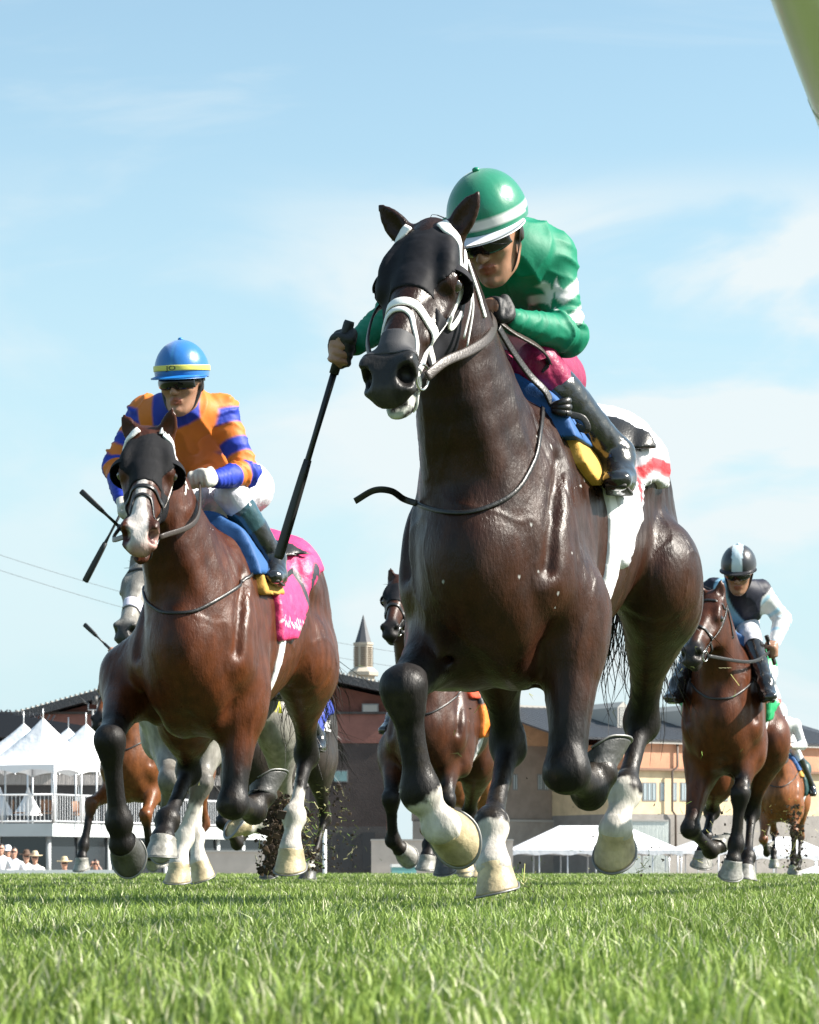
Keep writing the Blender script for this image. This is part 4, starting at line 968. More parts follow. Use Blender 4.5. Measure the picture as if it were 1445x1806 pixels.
# ---------------------------------------------------------------- the horse in the lead and its rider in green
fr1 = Frame((.36, 7.8), 17)
P = fr1.pix
J1 = dict(dz=-.10, pitch=-.13, wid=.91, poll=P(750, 398, .84), muz=P(668, 664, 1.21), roll=3, thick=1.24, hoof_r=.053,
  rf=[P(788, 1125, .36), P(712, 1215, .80), P(742, 1396, .74), P(778, 1456, .70)],
  lf=[P(1010, 1115, .35), P(1000, 1360, .47), P(1040, 1392, .21), P(1056, 1364, .18)], lf_fwd=(-.3, .8, -.5),
  rh=[P(868, 1092, -.45), P(898, 1312, -.68), P(867, 1456, -.38), P(871, 1525, -.31)],
  lh=[P(1160, 1050, -.66), P(1133, 1270, -.98), P(1102, 1395, -.78), P(1086, 1462, -.72)], rh_ang=56, lh_ang=20, rf_ang=24,
  tail=[A3(-1.1, .06, 1.1), A3(-1.12, .12, .8)], mouth=.010)
J1['ears'] = [((-.005, -.05, -.062), P(668, 360, .82), A3(1, -.35, .2)), ((-.005, -.05, .062), P(846, 336, .82), A3(1, .2, .1))]
def foam_highlight1(V, X, u, v, w):
    n = vnoise(V, 70, 31); m = sstep(u, .49, .53) * sstep(-v, .098, .112) * (np.abs(w) < .1) * sstep(n + .9 * vnoise(V, 25, 32), -.5, .1); hd = (V[:, 0] > .98) & (V[:, 2] > 1.2); X = mixv(X, np.tile((.70, .72, .66), (len(V), 1)), np.clip(m, 0, 1) * hd)
    m = sstep(u, .50, .54) * sstep(.05 - np.abs(v + .075), 0, .02) * sstep(.035 - np.abs(w), 0, .02) * (u < .66); X = mixv(X, np.tile((.055, .048, .042), (len(V), 1)), .8 * np.clip(m, 0, 1) * hd)  # muzzle front painted lighter grey to stand for its highlights
    fl = (vnoise(V, 85, 33) > .86) & (V[:, 0] > .1) & (V[:, 2] > .8) & (V[:, 2] < 1.35) & (vnoise(V, 6, 34) > .1); X[fl] = (.6, .6, .58); return X
S1 = dict(coat=(.052, .018, .0085), dark=(.015, .0055, .0034), muzzle=(.026, .024, .023), extra=foam_highlight1, socks=(2.05, 9, 2.0, 2.0), hoof=('pale', 'dark', 'pale', 'pale'), points=.4, mz=.42)
BLACKCLOTH = mat('hood_mesh', col=(.010, .010, .013), rough=.65, spec=.16, bump=.3, bscale=700, var=.15, vscale=30)
WHITELEA = mat('white_leather', col=(.80, .79, .76), rough=.4, bump=.2, bscale=150)
DARKLEA = mat('dark_leather', col=(.030, .020, .015), rough=.42, bump=.3, bscale=150, var=.2)
BLACKLEA = mat('black_leather', col=(.014, .013, .013), rough=.38, bump=.3, bscale=150)
STEEL = mat('bit_steel', col=(.55, .55, .54), rough=.22, metal=1.)
def tack1():
    rh = lambda u, v, off=.006: ray_hit(fr1, B1, u, v, off)
    lo, hi = B1.bounds()
    # nose strip
    def strip(X, Y, Z):
        q0, q1, q2 = X - h1.p[0], Y - h1.p[1], Z - h1.p[2]
        u = (q0 * h1.f[0] + q1 * h1.f[1] + q2 * h1.f[2]) / h1.s; v = (q0 * h1.d[0] + q1 * h1.d[1] + q2 * h1.d[2]) / h1.s
        return np.maximum(np.abs(u - .45 - .25 * (v + .05)) - .045, -.075 - v)
    e = np.abs(np.array([h1(.45, -.05, 0) - .13, h1(.45, -.05, 0) + .13]))
    shell('nasal_strip', B1, .003, h1(.45, -.05, 0) - .13, h1(.45, -.05, 0) + .13, strip, .005, mat('nasal_strip', col=(.035, .035, .04), rough=.7, bump=.3, bscale=300), hr1)
    for s in (-1, 1): strap('crown_piece', [h1(.0, -.02, s * .035), h1(.03, -.035, s * .06), h1(.065, -.06, s * .092), h1(.10, -.10, s * .105)], B1, WHITELEA, hr1, .016, .004, .007)
    strap('cheek_strap', [h1(.19, -.155, .10), h1(.26, -.145, .09), h1(.255, -.105, .1)], B1, WHITELEA, hr1, .008, .003, .008)
    for dx in (0, .02): rein('hanging_strap', [h1(.10 + dx * .2, -.125 - dx, .11), h1(.17, -.15 - dx, .118), h1(.26, -.18 - dx * 1.5, .108)], hr1, WHITELEA, .006, .0025)
    # white cloth, pads, saddle, girth
    def cl(X, Y, Z): 
        edge = 1.0 + .30 * np.clip((-X - .02) / .36, 0, 1)
        return np.maximum(np.maximum(-.60 - X, X - .03), edge - Z)
    def clc(V):
        X = np.tile((.60, .60, .63), (len(V), 1)); z0 = 1.0 + .30 * np.clip((-V[:, 0] - .02) / .36, 0, 1)
        m = (V[:, 2] - z0 > .025) & (V[:, 2] - z0 < .065) & (V[:, 0] < -.24); X = paint(X, (.50, .02, .03), sstep(V[:, 2] - z0, .02, .03) * sstep(.075 - V[:, 2] + z0, 0, .01) * sstep(-V[:, 0], .22, .24))
        st = lambda a, b, r: np.hypot(V[:, 0] - a, (V[:, 2] - b)) < r
        d = np.hypot(V[:, 0] + .30, V[:, 2] - 1.42); an = np.arctan2(V[:, 2] - 1.42, V[:, 0] + .30)
        X[(d < .045 + .018 * np.cos(an * 5)) & (np.abs(V[:, 1]) > .1)] = (.02, .02, .03)
        return X
    def rip(V):
        t = sstep(1.35 - V[:, 2], 0, .3) * sstep(-V[:, 0] - .2, 0, .3); s = np.sign(V[:, 1])
        V = V.copy(); V[:, 1] += s * t * (.018 + .022 * np.sin(V[:, 0] * 34 + V[:, 2] * 12)); V[:, 0] -= .03 * t * np.sin(V[:, 2] * 25); return V
    shell('saddle_cloth', B1, .016, A3(-.66, -.45, .9), A3(.08, .45, 1.6), cl, .009, mat('white_saddle_cloth', attr='Col', rough=.55, bump=.25, bscale=300, bump2=.3, b2scale=18), hr1, clc, .009, 9, rip)
    shell('rump_cover', B1, .010, A3(-.78, -.3, 1.25), A3(-.5, .3, 1.65), lambda X, Y, Z: np.maximum(np.maximum(-.72 - X, X + .52), np.maximum(1.34 - Z, np.abs(Y) - .2)), .008, mat('dark_cover', col=(.02, .022, .022), rough=.5), hr1)
    shell('foam_pad', B1, .028, A3(-.25, -.45, 1.05), A3(.5, .45, 1.75), lambda X, Y, Z: np.maximum(np.maximum(.04 + .1 * (1.5 - Z) - X, X - .26 - .25 * (1.5 - Z)), 1.20 + .6 * np.abs(X - .2) ** 1.2 - Z), .009, mat('yellow_foam', col=(.55, .30, .05), rough=.8, bump=.4, bscale=200), hr1)
    shell('pad_towel', B1, .040, A3(-.25, -.45, 1.1), A3(.5, .45, 1.8), lambda X, Y, Z: np.maximum(np.maximum(.06 - X, X - .33 - .2 * (1.5 - Z)), 1.315 - Z), .009, mat('blue_towel', col=(.008, .075, .24), rough=.7, bump=.4, bscale=250), hr1, None, .003, 14)
    shell('saddle', B1, .045, A3(-.5, -.35, 1.1), A3(.25, .35, 1.8), lambda X, Y, Z: np.maximum(np.maximum(-.38 - X, X - .05), 1.36 + .15 * np.clip(np.abs(X + .08) - .1, 0, 1) - Z), .010, BLACKLEA, hr1)
    girth(B1, hr1, mat('white_girth', col=(.78, .78, .78), rough=.6, bump=.3, bscale=250), x0=.05, w=.055, off=.014)
    for s in (1, -1):
        ft = ray_hit(fr1, B1, 1088, 805, .065) + A3(.07, .02, -.10); ft = ft * A3(1, s, 1)
        stirrup('stirrup', fr1, A3(-.02, s * .27, 1.34), ft + A3(0, 0, -.03), hr1, BLACKLEA, STEEL)
    # strap hanging round the neck with a loose end blowing to the side
    nk = [rh(948, 700), rh(957, 745), rh(945, 810), rh(915, 862), rh(870, 890), rh(820, 903), rh(770, 900), rh(735, 888)]
    strap('neck_strap', nk, B1, BLACKLEA, hr1, .006, .004, .004)
    rein('loose_end', [nk[-1], P(712, 880, .64), P(690, 866, .70), P(660, 865, .74), P(626, 884, .76)], hr1, BLACKLEA, .009, .003)
    # reins
    bl = h1(.475, -.12, .066)
    rein('rein', [bl, P(785, 638, .98), P(830, 618, .86), P(862, 596, .74), P(872, 572, .62), P(868, 552, .54)], hr1, DARKLEA, .013, .0035, normal=A3(.3, .9, .3))
    rein('rein', [P(868, 556, .52), P(905, 585, .46), P(950, 612, .38), P(968, 636, .33), P(955, 652, .32)], hr1, DARKLEA, .016, .0035, normal=A3(.5, .4, .7))
    rein('rein', [P(878, 575, .52), P(905, 620, .46), P(935, 662, .40), P(962, 690, .36), P(975, 716, .34)], hr1, BLACKLEA, .013, .0035, normal=A3(.5, .8, .3))
    kc = P(972, 712, .35) + A3(0, .03, 0)
    for a in (0, 1, 2):
        V, Fs = torus(kc + A3(0, 0, -.012 * a), .020, .011, A3(.2, .3 * (a - 1), 1)); mesh_obj('rein_knot', V, Fs, BLACKLEA, hr1)
    rein('rein_end', [P(975, 722, .34), P(1000, 730, .32), P(1028, 738, .30), P(1036, 758, .29), P(1015, 752, .30)], hr1, BLACKLEA, .010, .0035)
    br = h1(.475, -.12, -.066)
    rein('rein', [br, A3(.95, -.20, 1.50), A3(.80, -.19, 1.62), K1R], hr1, DARKLEA, .011, .0035)
K1R = P(800, 600, .50)
if 'h1' in PARTS or 'all' in PARTS:
    hr1, B1, h1 = build_horse('dark bay racehorse in the lead with three white socks, carrying the rider in green', fr1, J1, S1, vox=.0075 if HQ else .013)
    hood(h1, J1, hr1, BLACKCLOTH, eyes=(1,), vox=.005, cups=(-1, 1))
    bridle(h1, B1, hr1, WHITELEA, WHITELEA, brow=False, bands=(('noseband', .345, -.30, .014), ('grackle_strap', .40, -.55, .008)), bitpos=(.475, -.12, .06))
    tack1()
    K1 = dict(pel=A3(-.22, -.06, 1.60), chest=P(898, 470, .20), neck=P(880, 432, .36), head=P(866, 412, .45), face=A3(.83, -.08, -.48), up=A3(.5, -.12, .86),
      shL=P(974, 450, .22), shR=P(800, 425, .26), elL=P(1000, 592, .22), elR=P(712, 540, .24), wrL=P(903, 566, .44), wrR=P(628, 606, .46), hdL=P(866, 552, .52), hdR=P(605, 618, .52),
      hipL=A3(-.20, .02, 1.58), hipR=A3(-.20, -.12, 1.58), knL=P(948, 645, .27), anL=ray_hit(fr1, B1, 1088, 805, .065), heL=P(1092, 868, -.16), toL=P(1132, 868, .06),
      gripL=((.1, 1, .1), (.3, 0, 1)), gripR=(P(612, 568, .52) - P(574, 720, .50), (.2, -1, .2)))
    K1['heL'] = K1['anL'] + A3(-.06, .0, -.075); K1['toL'] = K1['anL'] + A3(.15, .035, -.09)
    K1['knR'] = K1['knL'] * A3(1, -1, 1) + A3(0, .02, 0); K1['anR'], K1['heR'], K1['toR'] = [K1[k] * A3(1, -.8, 1) + A3(-.1, 0, .08) for k in ('anL', 'heL', 'toL')]
    G1 = (.0, .21, .115); WH = (.75, .75, .75)
    def silks1(V, ta, tl, ar):
        X = np.tile(G1, (len(V), 1)); body = sstep(ar['L'][1], .058, .07) * sstep(ar['R'][1], .058, .07)
        tri = lambda q: np.abs(q % 1 - .5)
        zz = .22 * tri(tl * 5.2 + .2); X = paint(X, WH, band(ta, .40, .52, .012) * 0 + band(ta - zz, .36, .49, .012) * body)
        for s in 'LR':
            m, d = ar[s]; on = sstep(.095 - d, 0, .015); a_ = np.arctan2(V[:, 1] - V[:, 1][d < .085].mean(), V[:, 0] - V[:, 0][d < .085].mean()); zz = .34 * tri(a_ * 4 / 6.283)
            X = paint(X, WH, on * np.maximum(band(m - zz, .34, .50, .02), band(m - zz, .66, .82, .02)))
        return X
    R1, JJ1, hf1, of1 = jockey('jockey in green and white silks crouched over the leading dark horse, whip in right hand', fr1, K1, dict(silks=silks1, fold=.009, head_sc=1.05, breeches=(.25, .008, .06), breeches_mat='maroon_breeches', glove=(.014, .014, .016), glove_mat='black_glove', fingerless=.021, helmet=lambda a, b: (0, .21, .115) if a < 1.42 or a > 1.585 else (.75, .75, .75), helmet_mat='green_helmet_cover', peak=(.72, .72, .8), peak_mat='white_peak'), vox=.006 if HQ else .009)
    whip('long black whip held down by the jockey in green', fr1.world(P(617, 566, .53)), fr1.world(P(491, 985, .45)), r0=.0135, r1=.009, handle=.22)
# ---------------------------------------------------------------- second runner: bay with a blaze, rider in orange and blue
fr2 = Frame((-.742, 10.8), 10.5); P = fr2.pix
J2 = dict(dz=-.10, pitch=-.10, wid=.88, poll=P(264, 762, .84), muz=P(244, 946, 1.20), roll=-2, thick=1.18, hoof_r=.055,
  rf=[P(225, 1212, .36), P(194, 1306, .78), P(210, 1450, .70), P(216, 1488, .67)], rf_ang=30,
  lf=[P(425, 1240, .35), P(411, 1418, .47), P(448, 1430, .21), P(464, 1404, .17)], lf_fwd=(-.3, .8, -.5),
  rh=[P(330, 1262, -.40), P(334, 1357, -.62), P(296, 1446, -.32), P(288, 1478, -.25)],
  lh=[P(535, 1180, -.62), P(542, 1328, -1.0), P(519, 1440, -.80), P(513, 1497, -.74)],
  tail=[A3(-1.15, .05, 1.15), A3(-1.2, .1, .9)], mouth=.012)
J2['ears'] = [((-.005, -.05, -.06), P(217, 730, .82), A3(1, -.3, .2)), ((-.005, -.05, .06), P(305, 718, .82), A3(1, .2, .1))]
S2 = dict(coat=(.115, .032, .010), dark=(.046, .013, .006), socks=(9, 9, 9, 1.55), hoof=('dark', 'dark', 'grey', 'pale'), points=.38, blaze=.022, mz=.62, pink=[(.585, -.075, .0, .045), (.56, -.05, .055, .04), (.53, -.14, .0, .03)], nostril=(.10, .03, .03), muzzle=(.03, .02, .017))
K2 = None
if 'h2' in PARTS or 'all' in PARTS:
    hr2, B2, h2 = build_horse('bright bay racehorse with a white blaze and black hood under the orange and blue rider', fr2, J2, S2, vox=.011 if HQ else .016)
    hood(h2, J2, hr2, mat('hood_ribbed', col=(.009, .009, .011), rough=.6, spec=.15, bump=.6, bscale=90, stretch=(1, 6, 6)), eyes=(1, -1), vox=.006, cups=(-1, 1), cup_r=.062, low=.285, lowside=.43)
    bridle(h2, B2, hr2, mat('cream_leather', col=(.55, .5, .46), rough=.5), BLACKLEA, brow=False, bands=(('noseband', .345, -.25, .009), ('grackle_strap', .42, -.55, .007)))
    strap('sheepskin_strip', [h2(.0, -.02, .03), h2(.03, -.03, .065), h2(.07, -.06, .095), h2(.12, -.09, .104)], B2, WHITELEA, hr2, .014, .005, .008)
    strap('sheepskin_strip', [h2(.0, -.02, -.03), h2(.03, -.03, -.065), h2(.07, -.06, -.095), h2(.12, -.09, -.104)], B2, WHITELEA, hr2, .014, .005, .008)
    an = ray_hit(fr2, B2, 482, 985, .06); hL, hR = P(354, 846, .52), P(232, 905, .56)
    K2 = dict(pel=A3(-.14, -.01, 1.70), chest=P(322, 766, .18), neck=P(321, 714, .34), head=P(321, 676, .42), face=A3(.97, -.06, -.16), up=A3(.1, 0, 1),
      shL=P(390, 724, .20), shR=P(256, 728, .24), elL=P(434, 834, .22), elR=P(206, 818, .28), wrL=P(380, 846, .46), wrR=P(216, 880, .48), hdL=hL, hdR=hR,
      hipL=A3(-.12, .08, 1.67), hipR=A3(-.12, -.09, 1.67), knL=P(408, 872, .27), anL=an, heL=an + A3(-.06, 0, -.075), toL=an + A3(.15, .035, -.09),
      gripL=((.1, 1, .1), (.3, 0, 1)), gripR=(A3(.1, .75, -.75), (.2, -1, .2)))
    K2['knR'] = K2['knL'] * A3(1, -1, 1); K2['anR'], K2['heR'], K2['toR'] = [K2[k] * A3(1, -.85, 1) + A3(-.06, 0, .06) for k in ('anL', 'heL', 'toL')]
    def pink(V, X):
        for (a, b) in ((-.30, 1.26), (-.42, 1.30)):   # black numerals outlined on the pink
            ex, ez = (V[:, 0] - a) / .055, (V[:, 2] - b) / .095; r = np.sqrt(ex ** 2 + ez ** 2)
            m = (np.abs(ex) < .45) & (np.abs(ez) < 1) if a == -.30 else (r < 1) & (r > .45)
            X[m & (np.abs(V[:, 1]) > .1)] = (.02, .02, .03)
        X[(V[:, 2] < 1.13) & (V[:, 0] > -.22) & (np.sin(V[:, 0] * 160) * np.sin(V[:, 2] * 240) > .2) & (V[:, 2] > 1.09)] = (.75, .7, .72)
        return X
    race_tack(fr2, B2, h2, hr2, J2, (.58, .03, .14), 'pink_saddle_cloth', vox=.011, hands=(hL, hR), lea=DARKLEA, marks=pink, drop=1.05, iron=an)
    OR, BL = (.72, .20, .03), (.018, .045, .42)
    def silks2(V, ta, tl, ar):
        X = np.tile(OR, (len(V), 1)); body = sstep(ar['L'][1], .07, .09) * sstep(ar['R'][1], .07, .09)
        X = paint(X, BL, (1 - sstep(ta, .36, .385)) * body); X = paint(X, BL, sstep(ta, .95, .97) * sstep(.10 - np.abs(tl), 0, .01))
        for s in 'LR':
            m, d = ar[s]; on = sstep(.098 - d, 0, .02); hp = np.maximum.reduce([band(m, .06, .28, .02), band(m, .50, .72, .02), band(m, .94, 1.16, .02), sstep(m, 1.40, 1.44)]); X = paint(X, BL, on * hp)
        return X
    def helm2(a, b): return (.012, .16, .50) if (b % 1.047) > .0 else (.02, .2, .5)
    jockey('jockey in orange and blue hooped silks and blue helmet on the blazed bay', fr2, K2, dict(silks=silks2, fold=.011, breeches=(.58, .58, .64), breeches_mat='pale_breeches', glove=(.55, .53, .48), glove_mat='white_glove', helmet=helm2, helmet_mat='blue_helmet_cover', peak=(.012, .16, .50), peak_mat='blue_peak', band=(.62, .58, .12), band_mat='yellow_band', band_text='JO', boot_top=(.02, .06, .075), fingerless=.05), vox=.008 if HQ else .011)
    whip('short black whip pointing up to the left beside the blazed bay muzzle', fr2.world(hR + A3(.03, .02, -.11)), fr2.world(P(143, 866, .62)), r0=.009, r1=.007, handle=.3)
# ---------------------------------------------------------------- third runner at the right: bay, rider in navy and pale blue with white sleeves
fr3 = Frame((1.93, 16.2), 10); P = fr3.pix
J3 = dict(dz=-.08, pitch=-.06, wid=.88, poll=P(1251, 1048, .80), muz=P(1212, 1156, 1.17), roll=4, thick=1.15, hoof_r=.055,
  rf=[P(1238, 1358, .38), P(1218, 1462, .60), P(1254, 1500, .34), P(1268, 1492, .28)], rf_fwd=(-.6, .6, -.3),
  lf=[P(1320, 1325, .36), P(1306, 1400, .56), P(1298, 1490, .55), P(1293, 1518, .58)],
  rh=[P(1262, 1370, -.50), P(1256, 1428, -.85), P(1245, 1478, -.62), P(1241, 1502, -.58)],
  lh=[P(1356, 1320, -.60), P(1326, 1432, -.80), P(1319, 1512, -.52), P(1317, 1530, -.45)],
  tail=[A3(-1.2, .05, 1.2), A3(-1.3, .1, 1.0)])
J3['ears'] = [((-.005, -.05, -.06), P(1228, 1020, .80), A3(1, -.3, .2)), ((-.005, -.05, .06), P(1272, 1020, .80), A3(1, .2, .1))]
S3 = dict(coat=(.125, .037, .013), dark=(.055, .016, .007), socks=(9, 9, 9, 9), hoof=('grey', 'grey', 'grey', 'grey'), points=.45, mz=.38, muzzle=(.03, .025, .024))
if 'h3' in PARTS or 'all' in PARTS:
    hr3, B3, h3 = build_horse('plain bay racehorse without a hood, carrying the rider with the black and white striped helmet', fr3, J3, S3, vox=.014 if HQ else .02)
    bridle(h3, B3, hr3, BLACKLEA, BLACKLEA, bands=(('noseband', .345, -.15, .011),))
    an = ray_hit(fr3, B3, 1350, 1205, .06); hL, hR = P(1361, 1148, .32), P(1262, 1128, .50)
    K3 = dict(pel=A3(-.16, -.01, 1.74), chest=P(1298, 1072, .12), neck=P(1300, 1034, .32), head=P(1303, 1010, .42), face=A3(.93, -.03, -.3), up=A3(.25, 0, 1),
      shL=P(1340, 1042, .18), shR=P(1258, 1040, .22), elL=P(1380, 1092, .12), elR=P(1238, 1098, .26), wrL=P(1366, 1136, .28), wrR=P(1258, 1124, .44), hdL=hL, hdR=hR,
      hipL=A3(-.12, .09, 1.70), hipR=A3(-.12, -.09, 1.70), knL=P(1324, 1122, .26), anL=an, heL=an + A3(-.06, 0, -.075), toL=an + A3(.15, .035, -.09),
      gripL=(P(1353, 1125, .36) - P(1363, 1160, .32), (.3, 1, .2)), gripR=((.1, 1, .1), (.3, 0, 1)))
    K3['knR'] = K3['knL'] * A3(1, -1, 1); K3['anR'], K3['heR'], K3['toR'] = [K3[k] * A3(1, -1, 1) for k in ('anL', 'heL', 'toL')]
    def green(V, X):
        for (a, b, w, hh) in ((-.42, 1.32, .10, .05), (-.30, 1.20, .11, .055)): X[(np.abs(V[:, 0] - a) < w) & (np.abs(V[:, 2] - b) < hh)] = (.75, .75, .75)
        X[(np.abs(V[:, 0] + .26) < .04) & (np.abs(V[:, 2] - 1.14) < .03)] = (.6, .05, .04); return X
    race_tack(fr3, B3, h3, hr3, J3, (.0, .28, .09), 'green_saddle_cloth', vox=.013, hands=(hL, hR), marks=green, drop=1.0, flut=2.6, pad=(.02, .08, .22), iron=an)
    NV, SK = (.012, .014, .03), (.30, .55, .75)
    def silks3(V, ta, tl, ar):
        X = np.tile(NV, (len(V), 1)); X = paint(X, SK, band(ta * .42 + tl, .24, .36, .01))
        for q in 'LR':
            m, d = ar[q]; on = sstep(.098 - d, 0, .02) * sstep(m, .10, .14)
            if q == 'L': X = paint(X, (.78, .78, .78), on); X = paint(X, (.42, .64, .80), on * band((m * 2.2) % 1, .38, .62, .04))
            else: X = paint(X, NV, on)
        return X
    helm3 = lambda a, b: (.62, .74, .82) if abs(math.sin(a) * math.sin(b)) < .30 and math.cos(b) > -2 else (.012, .014, .022)
    jockey('jockey in navy silks with pale blue sash and black and white striped helmet', fr3, K3, dict(silks=silks3, breeches=(.62, .62, .68), breeches_mat='lilac_white_breeches', helmet=helm3, helmet_mat='striped_helmet_cover', peak=(.02, .02, .025), peak_mat='black_peak', skin=(.36, .19, .12)), vox=.011 if HQ else .014)
    whip('black whip held upright by the jockey with the striped helmet', fr3.world(P(1352, 1121, .37)), fr3.world(P(1367, 1172, .29)), r0=.012, r1=.008)
# ---------------------------------------------------------------- the rest of the field
def shift_pose(J, **k):
    Q = {a: (list(b) if isinstance(b, list) else b) for a, b in J.items()}; Q.update(k); return Q
def rider(fr, B, label, sil, hat, breech, vox, sk=(.4, .21, .14), helmm='', extra=None, peak=None, white_sleeve=None):
    an = B.snap(A3(-.08, .40, 1.12), .06)
    K = dict(pel=A3(-.14, -.01, 1.72), chest=A3(.16, -.01, 1.83), neck=A3(.32, -.01, 1.92), head=A3(.42, -.02, 1.98), face=A3(.95, -.03, -.25), up=A3(.2, 0, 1), shL=A3(.20, .17, 1.88), shR=A3(.22, -.19, 1.88),
      elL=A3(.20, .26, 1.62), elR=A3(.24, -.28, 1.63), wrL=A3(.44, .13, 1.60), wrR=A3(.46, -.15, 1.60), hdL=A3(.52, .09, 1.61), hdR=A3(.53, -.10, 1.61), hipL=A3(-.12, .08, 1.68), hipR=A3(-.12, -.09, 1.68),
      knL=A3(.27, .17, 1.56), knR=A3(.27, -.17, 1.56), anL=an, heL=an + A3(-.06, 0, -.075), toL=an + A3(.15, .035, -.09), gripL=((.1, 1, .1), (.3, 0, 1)), gripR=((.1, 1, .1), (.3, 0, 1)))
    K['anR'], K['heR'], K['toR'] = [K[k] * A3(1, -1, 1) for k in ('anL', 'heL', 'toL')]
    if extra: K.update(extra)
    c1, c2 = sil
    def sf(V, ta, tl, ar):
        X = np.tile(c1, (len(V), 1))
        for s in 'LR':
            m, d = ar[s]; X[(d < .085) & (m > .15)] = c2
        return X
    jockey(label, fr, K, dict(silks=sf, breeches=breech, breeches_mat='breeches_%d' % (breech[0] * 999), helmet=lambda a, b: hat, helmet_mat='helmet_%s' % helmm, peak=peak or hat, peak_mat='peak_%s' % helmm, skin=sk, glove=None), vox=vox)
    return K
HF = np.array([.52, .09, 1.61])
if 'h5' in PARTS or 'all' in PARTS:      # straight behind the leader
    fr5 = Frame((.22, 17.6), 12); P = fr5.pix
    J5 = dict(dz=-.09, pitch=-.06, poll=P(704, 1022, .84), muz=P(684, 1112, 1.18), thick=1.2, hoof_r=.055,
      rf=[P(694, 1338, .36), P(690, 1408, .62), P(693, 1482, .46), P(706, 1497, .42)], lf=[P(794, 1320, .36), P(788, 1412, .60), P(785, 1490, .58), P(784, 1514, .62)],
      rh=[P(775, 1360, -.45), P(768, 1430, -.8), P(758, 1490, -.55), P(754, 1510, -.5)], lh=[P(842, 1350, -.6), P(828, 1432, -.95), P(818, 1495, -.75), P(818, 1515, -.70)], tail=[A3(-1.2, .05, 1.2), A3(-1.3, .1, 1.0)], tail_n=120)
    J5['ears'] = [((-.005, -.05, -.06), P(688, 1000, .82), A3(1, -.3, .2)), ((-.005, -.05, .06), P(720, 998, .82), A3(1, .2, .1))]
    S5 = dict(coat=(.09, .032, .016), dark=(.04, .014, .008), hoof=('grey', 'dark', 'grey', 'pale'), socks=(9, 9, 9, 2.2), points=.45)
    hr5, B5, h5 = build_horse('dark brown racehorse in a black hood half hidden behind the leading horse', fr5, J5, S5, vox=.016 if HQ else .024)
    hood(h5, J5, hr5, BLACKCLOTH, eyes=(1, -1), vox=.009, cups=(-1, 1)); bridle(h5, B5, hr5, BLACKLEA, BLACKLEA, brow=False)
    strap('bridle_tag', [h5(-.03, .01, -.03), h5(-.03, .015, .03)], None, mat('yellow_tag', col=(.7, .5, .03), rough=.5), hr5, .022, .004, snap=False) if False else None
    m5 = lambda V, X: np.where(((V[:, 2] > 1.18) & (np.sin(V[:, 0] * 40 + 2) > .1) & (np.abs(V[:, 1]) > .1))[:, None], np.array((.02, .02, .025)), np.where((V[:, 0] < -.40)[:, None], np.array((.6, .02, .02)), X))
    race_tack(fr5, B5, h5, hr5, J5, (.85, .22, .03), 'orange_saddle_cloth', vox=.016, hands=(HF, HF * A3(1, -1, 1)), marks=m5, pad=(.5, .3, .03), foam=(.6, .06, .02), drop=.98)
    rider(fr5, B5, 'jockey in red and black silks hidden behind the leading horse', ((.5, .03, .03), (.03, .03, .03)), (.5, .03, .03), (.7, .7, .7), .013 if HQ else .02, helmm='red')
if 'h6' in PARTS or 'all' in PARTS:      # grey, behind the blazed bay
    fr6 = Frame((-1.05, 14.1), 10); P = fr6.pix
    J6 = dict(dz=-.10, pitch=-.08, poll=P(252, 992, .84), muz=P(213, 1114, 1.20), roll=2, thick=1.2, hoof_r=.053,
      rf=[P(285, 1290, .36), P(300, 1376, .76), P(292, 1450, .55), P(288, 1478, .50)], lf=[P(372, 1295, .38), P(356, 1380, .60), P(325, 1478, .62), P(316, 1524, .70)],
      rh=[P(350, 1310, -.3), P(352, 1385, -.5), P(345, 1474, -.22), P(352, 1522, -.14)], lh=[P(492, 1290, -.62), P(503, 1415, -.98), P(458, 1452, -.75), P(436, 1458, -.70)], lh_fwd=(-.3, 0, -1), tail=[A3(-1.15, .05, 1.2), A3(-1.2, .1, 1.0)], tail_n=140)
    J6['ears'] = [((-.005, -.05, -.06), P(240, 962, .82), A3(1, -.3, .2)), ((-.005, -.05, .06), P(276, 962, .82), A3(1, .2, .1))]
    S6 = dict(coat=(.34, .32, .29), dark=(.20, .185, .165), dapple=(.42, .40, .37), point_col=(.16, .145, .13), point_amt=.75, points=.6, socks=(1.9, 1.45, 1.3, 2.0), hoof=('grey', 'pale', 'pale', 'pale'), mz=.46, muzzle=(.05, .048, .048), hair=(.35, .33, .3))
    hr6, B6, h6 = build_horse('dappled grey racehorse running close behind the blazed bay', fr6, J6, S6, vox=.014 if HQ else .022)
    bridle(h6, B6, hr6, BLACKLEA, mat('lilac_noseband', col=(.62, .58, .68), rough=.8), bands=(('sheepskin_noseband', .36, -.1, .035),))
    race_tack(fr6, B6, h6, hr6, J6, (.02, .02, .022), 'black_saddle_cloth', vox=.016, hands=(HF, HF * A3(1, -1, 1)), drop=.90, pad=(.6, .55, .03), marks=lambda V, X: np.where(((V[:, 2] > 1.09) & (V[:, 0] < .2))[:, None], np.array((.70, .62, .02)), X), flut=.4)
    T6 = 'YORK'
    rider(fr6, B6, 'jockey in yellow silks hidden behind the orange and blue rider', ((.6, .5, .05), (.6, .5, .05)), (.6, .5, .05), (.7, .7, .7), .013 if HQ else .02, helmm='yellow', extra=dict(wrR=fr6.pix(244, 870, .60), hdR=fr6.pix(236, 862, .68), elR=fr6.pix(272, 900, .40), gripR=(fr6.pix(236, 862, .7) - fr6.pix(150, 1026, .66), (.2, -1, .2))))
    whip('black whip slanting down to the left, lower of the crossed pair beside the blazed bay', fr6.world(P(236, 862, .7)), fr6.world(P(150, 1026, .66)), r0=.010, r1=.010, handle=.25)
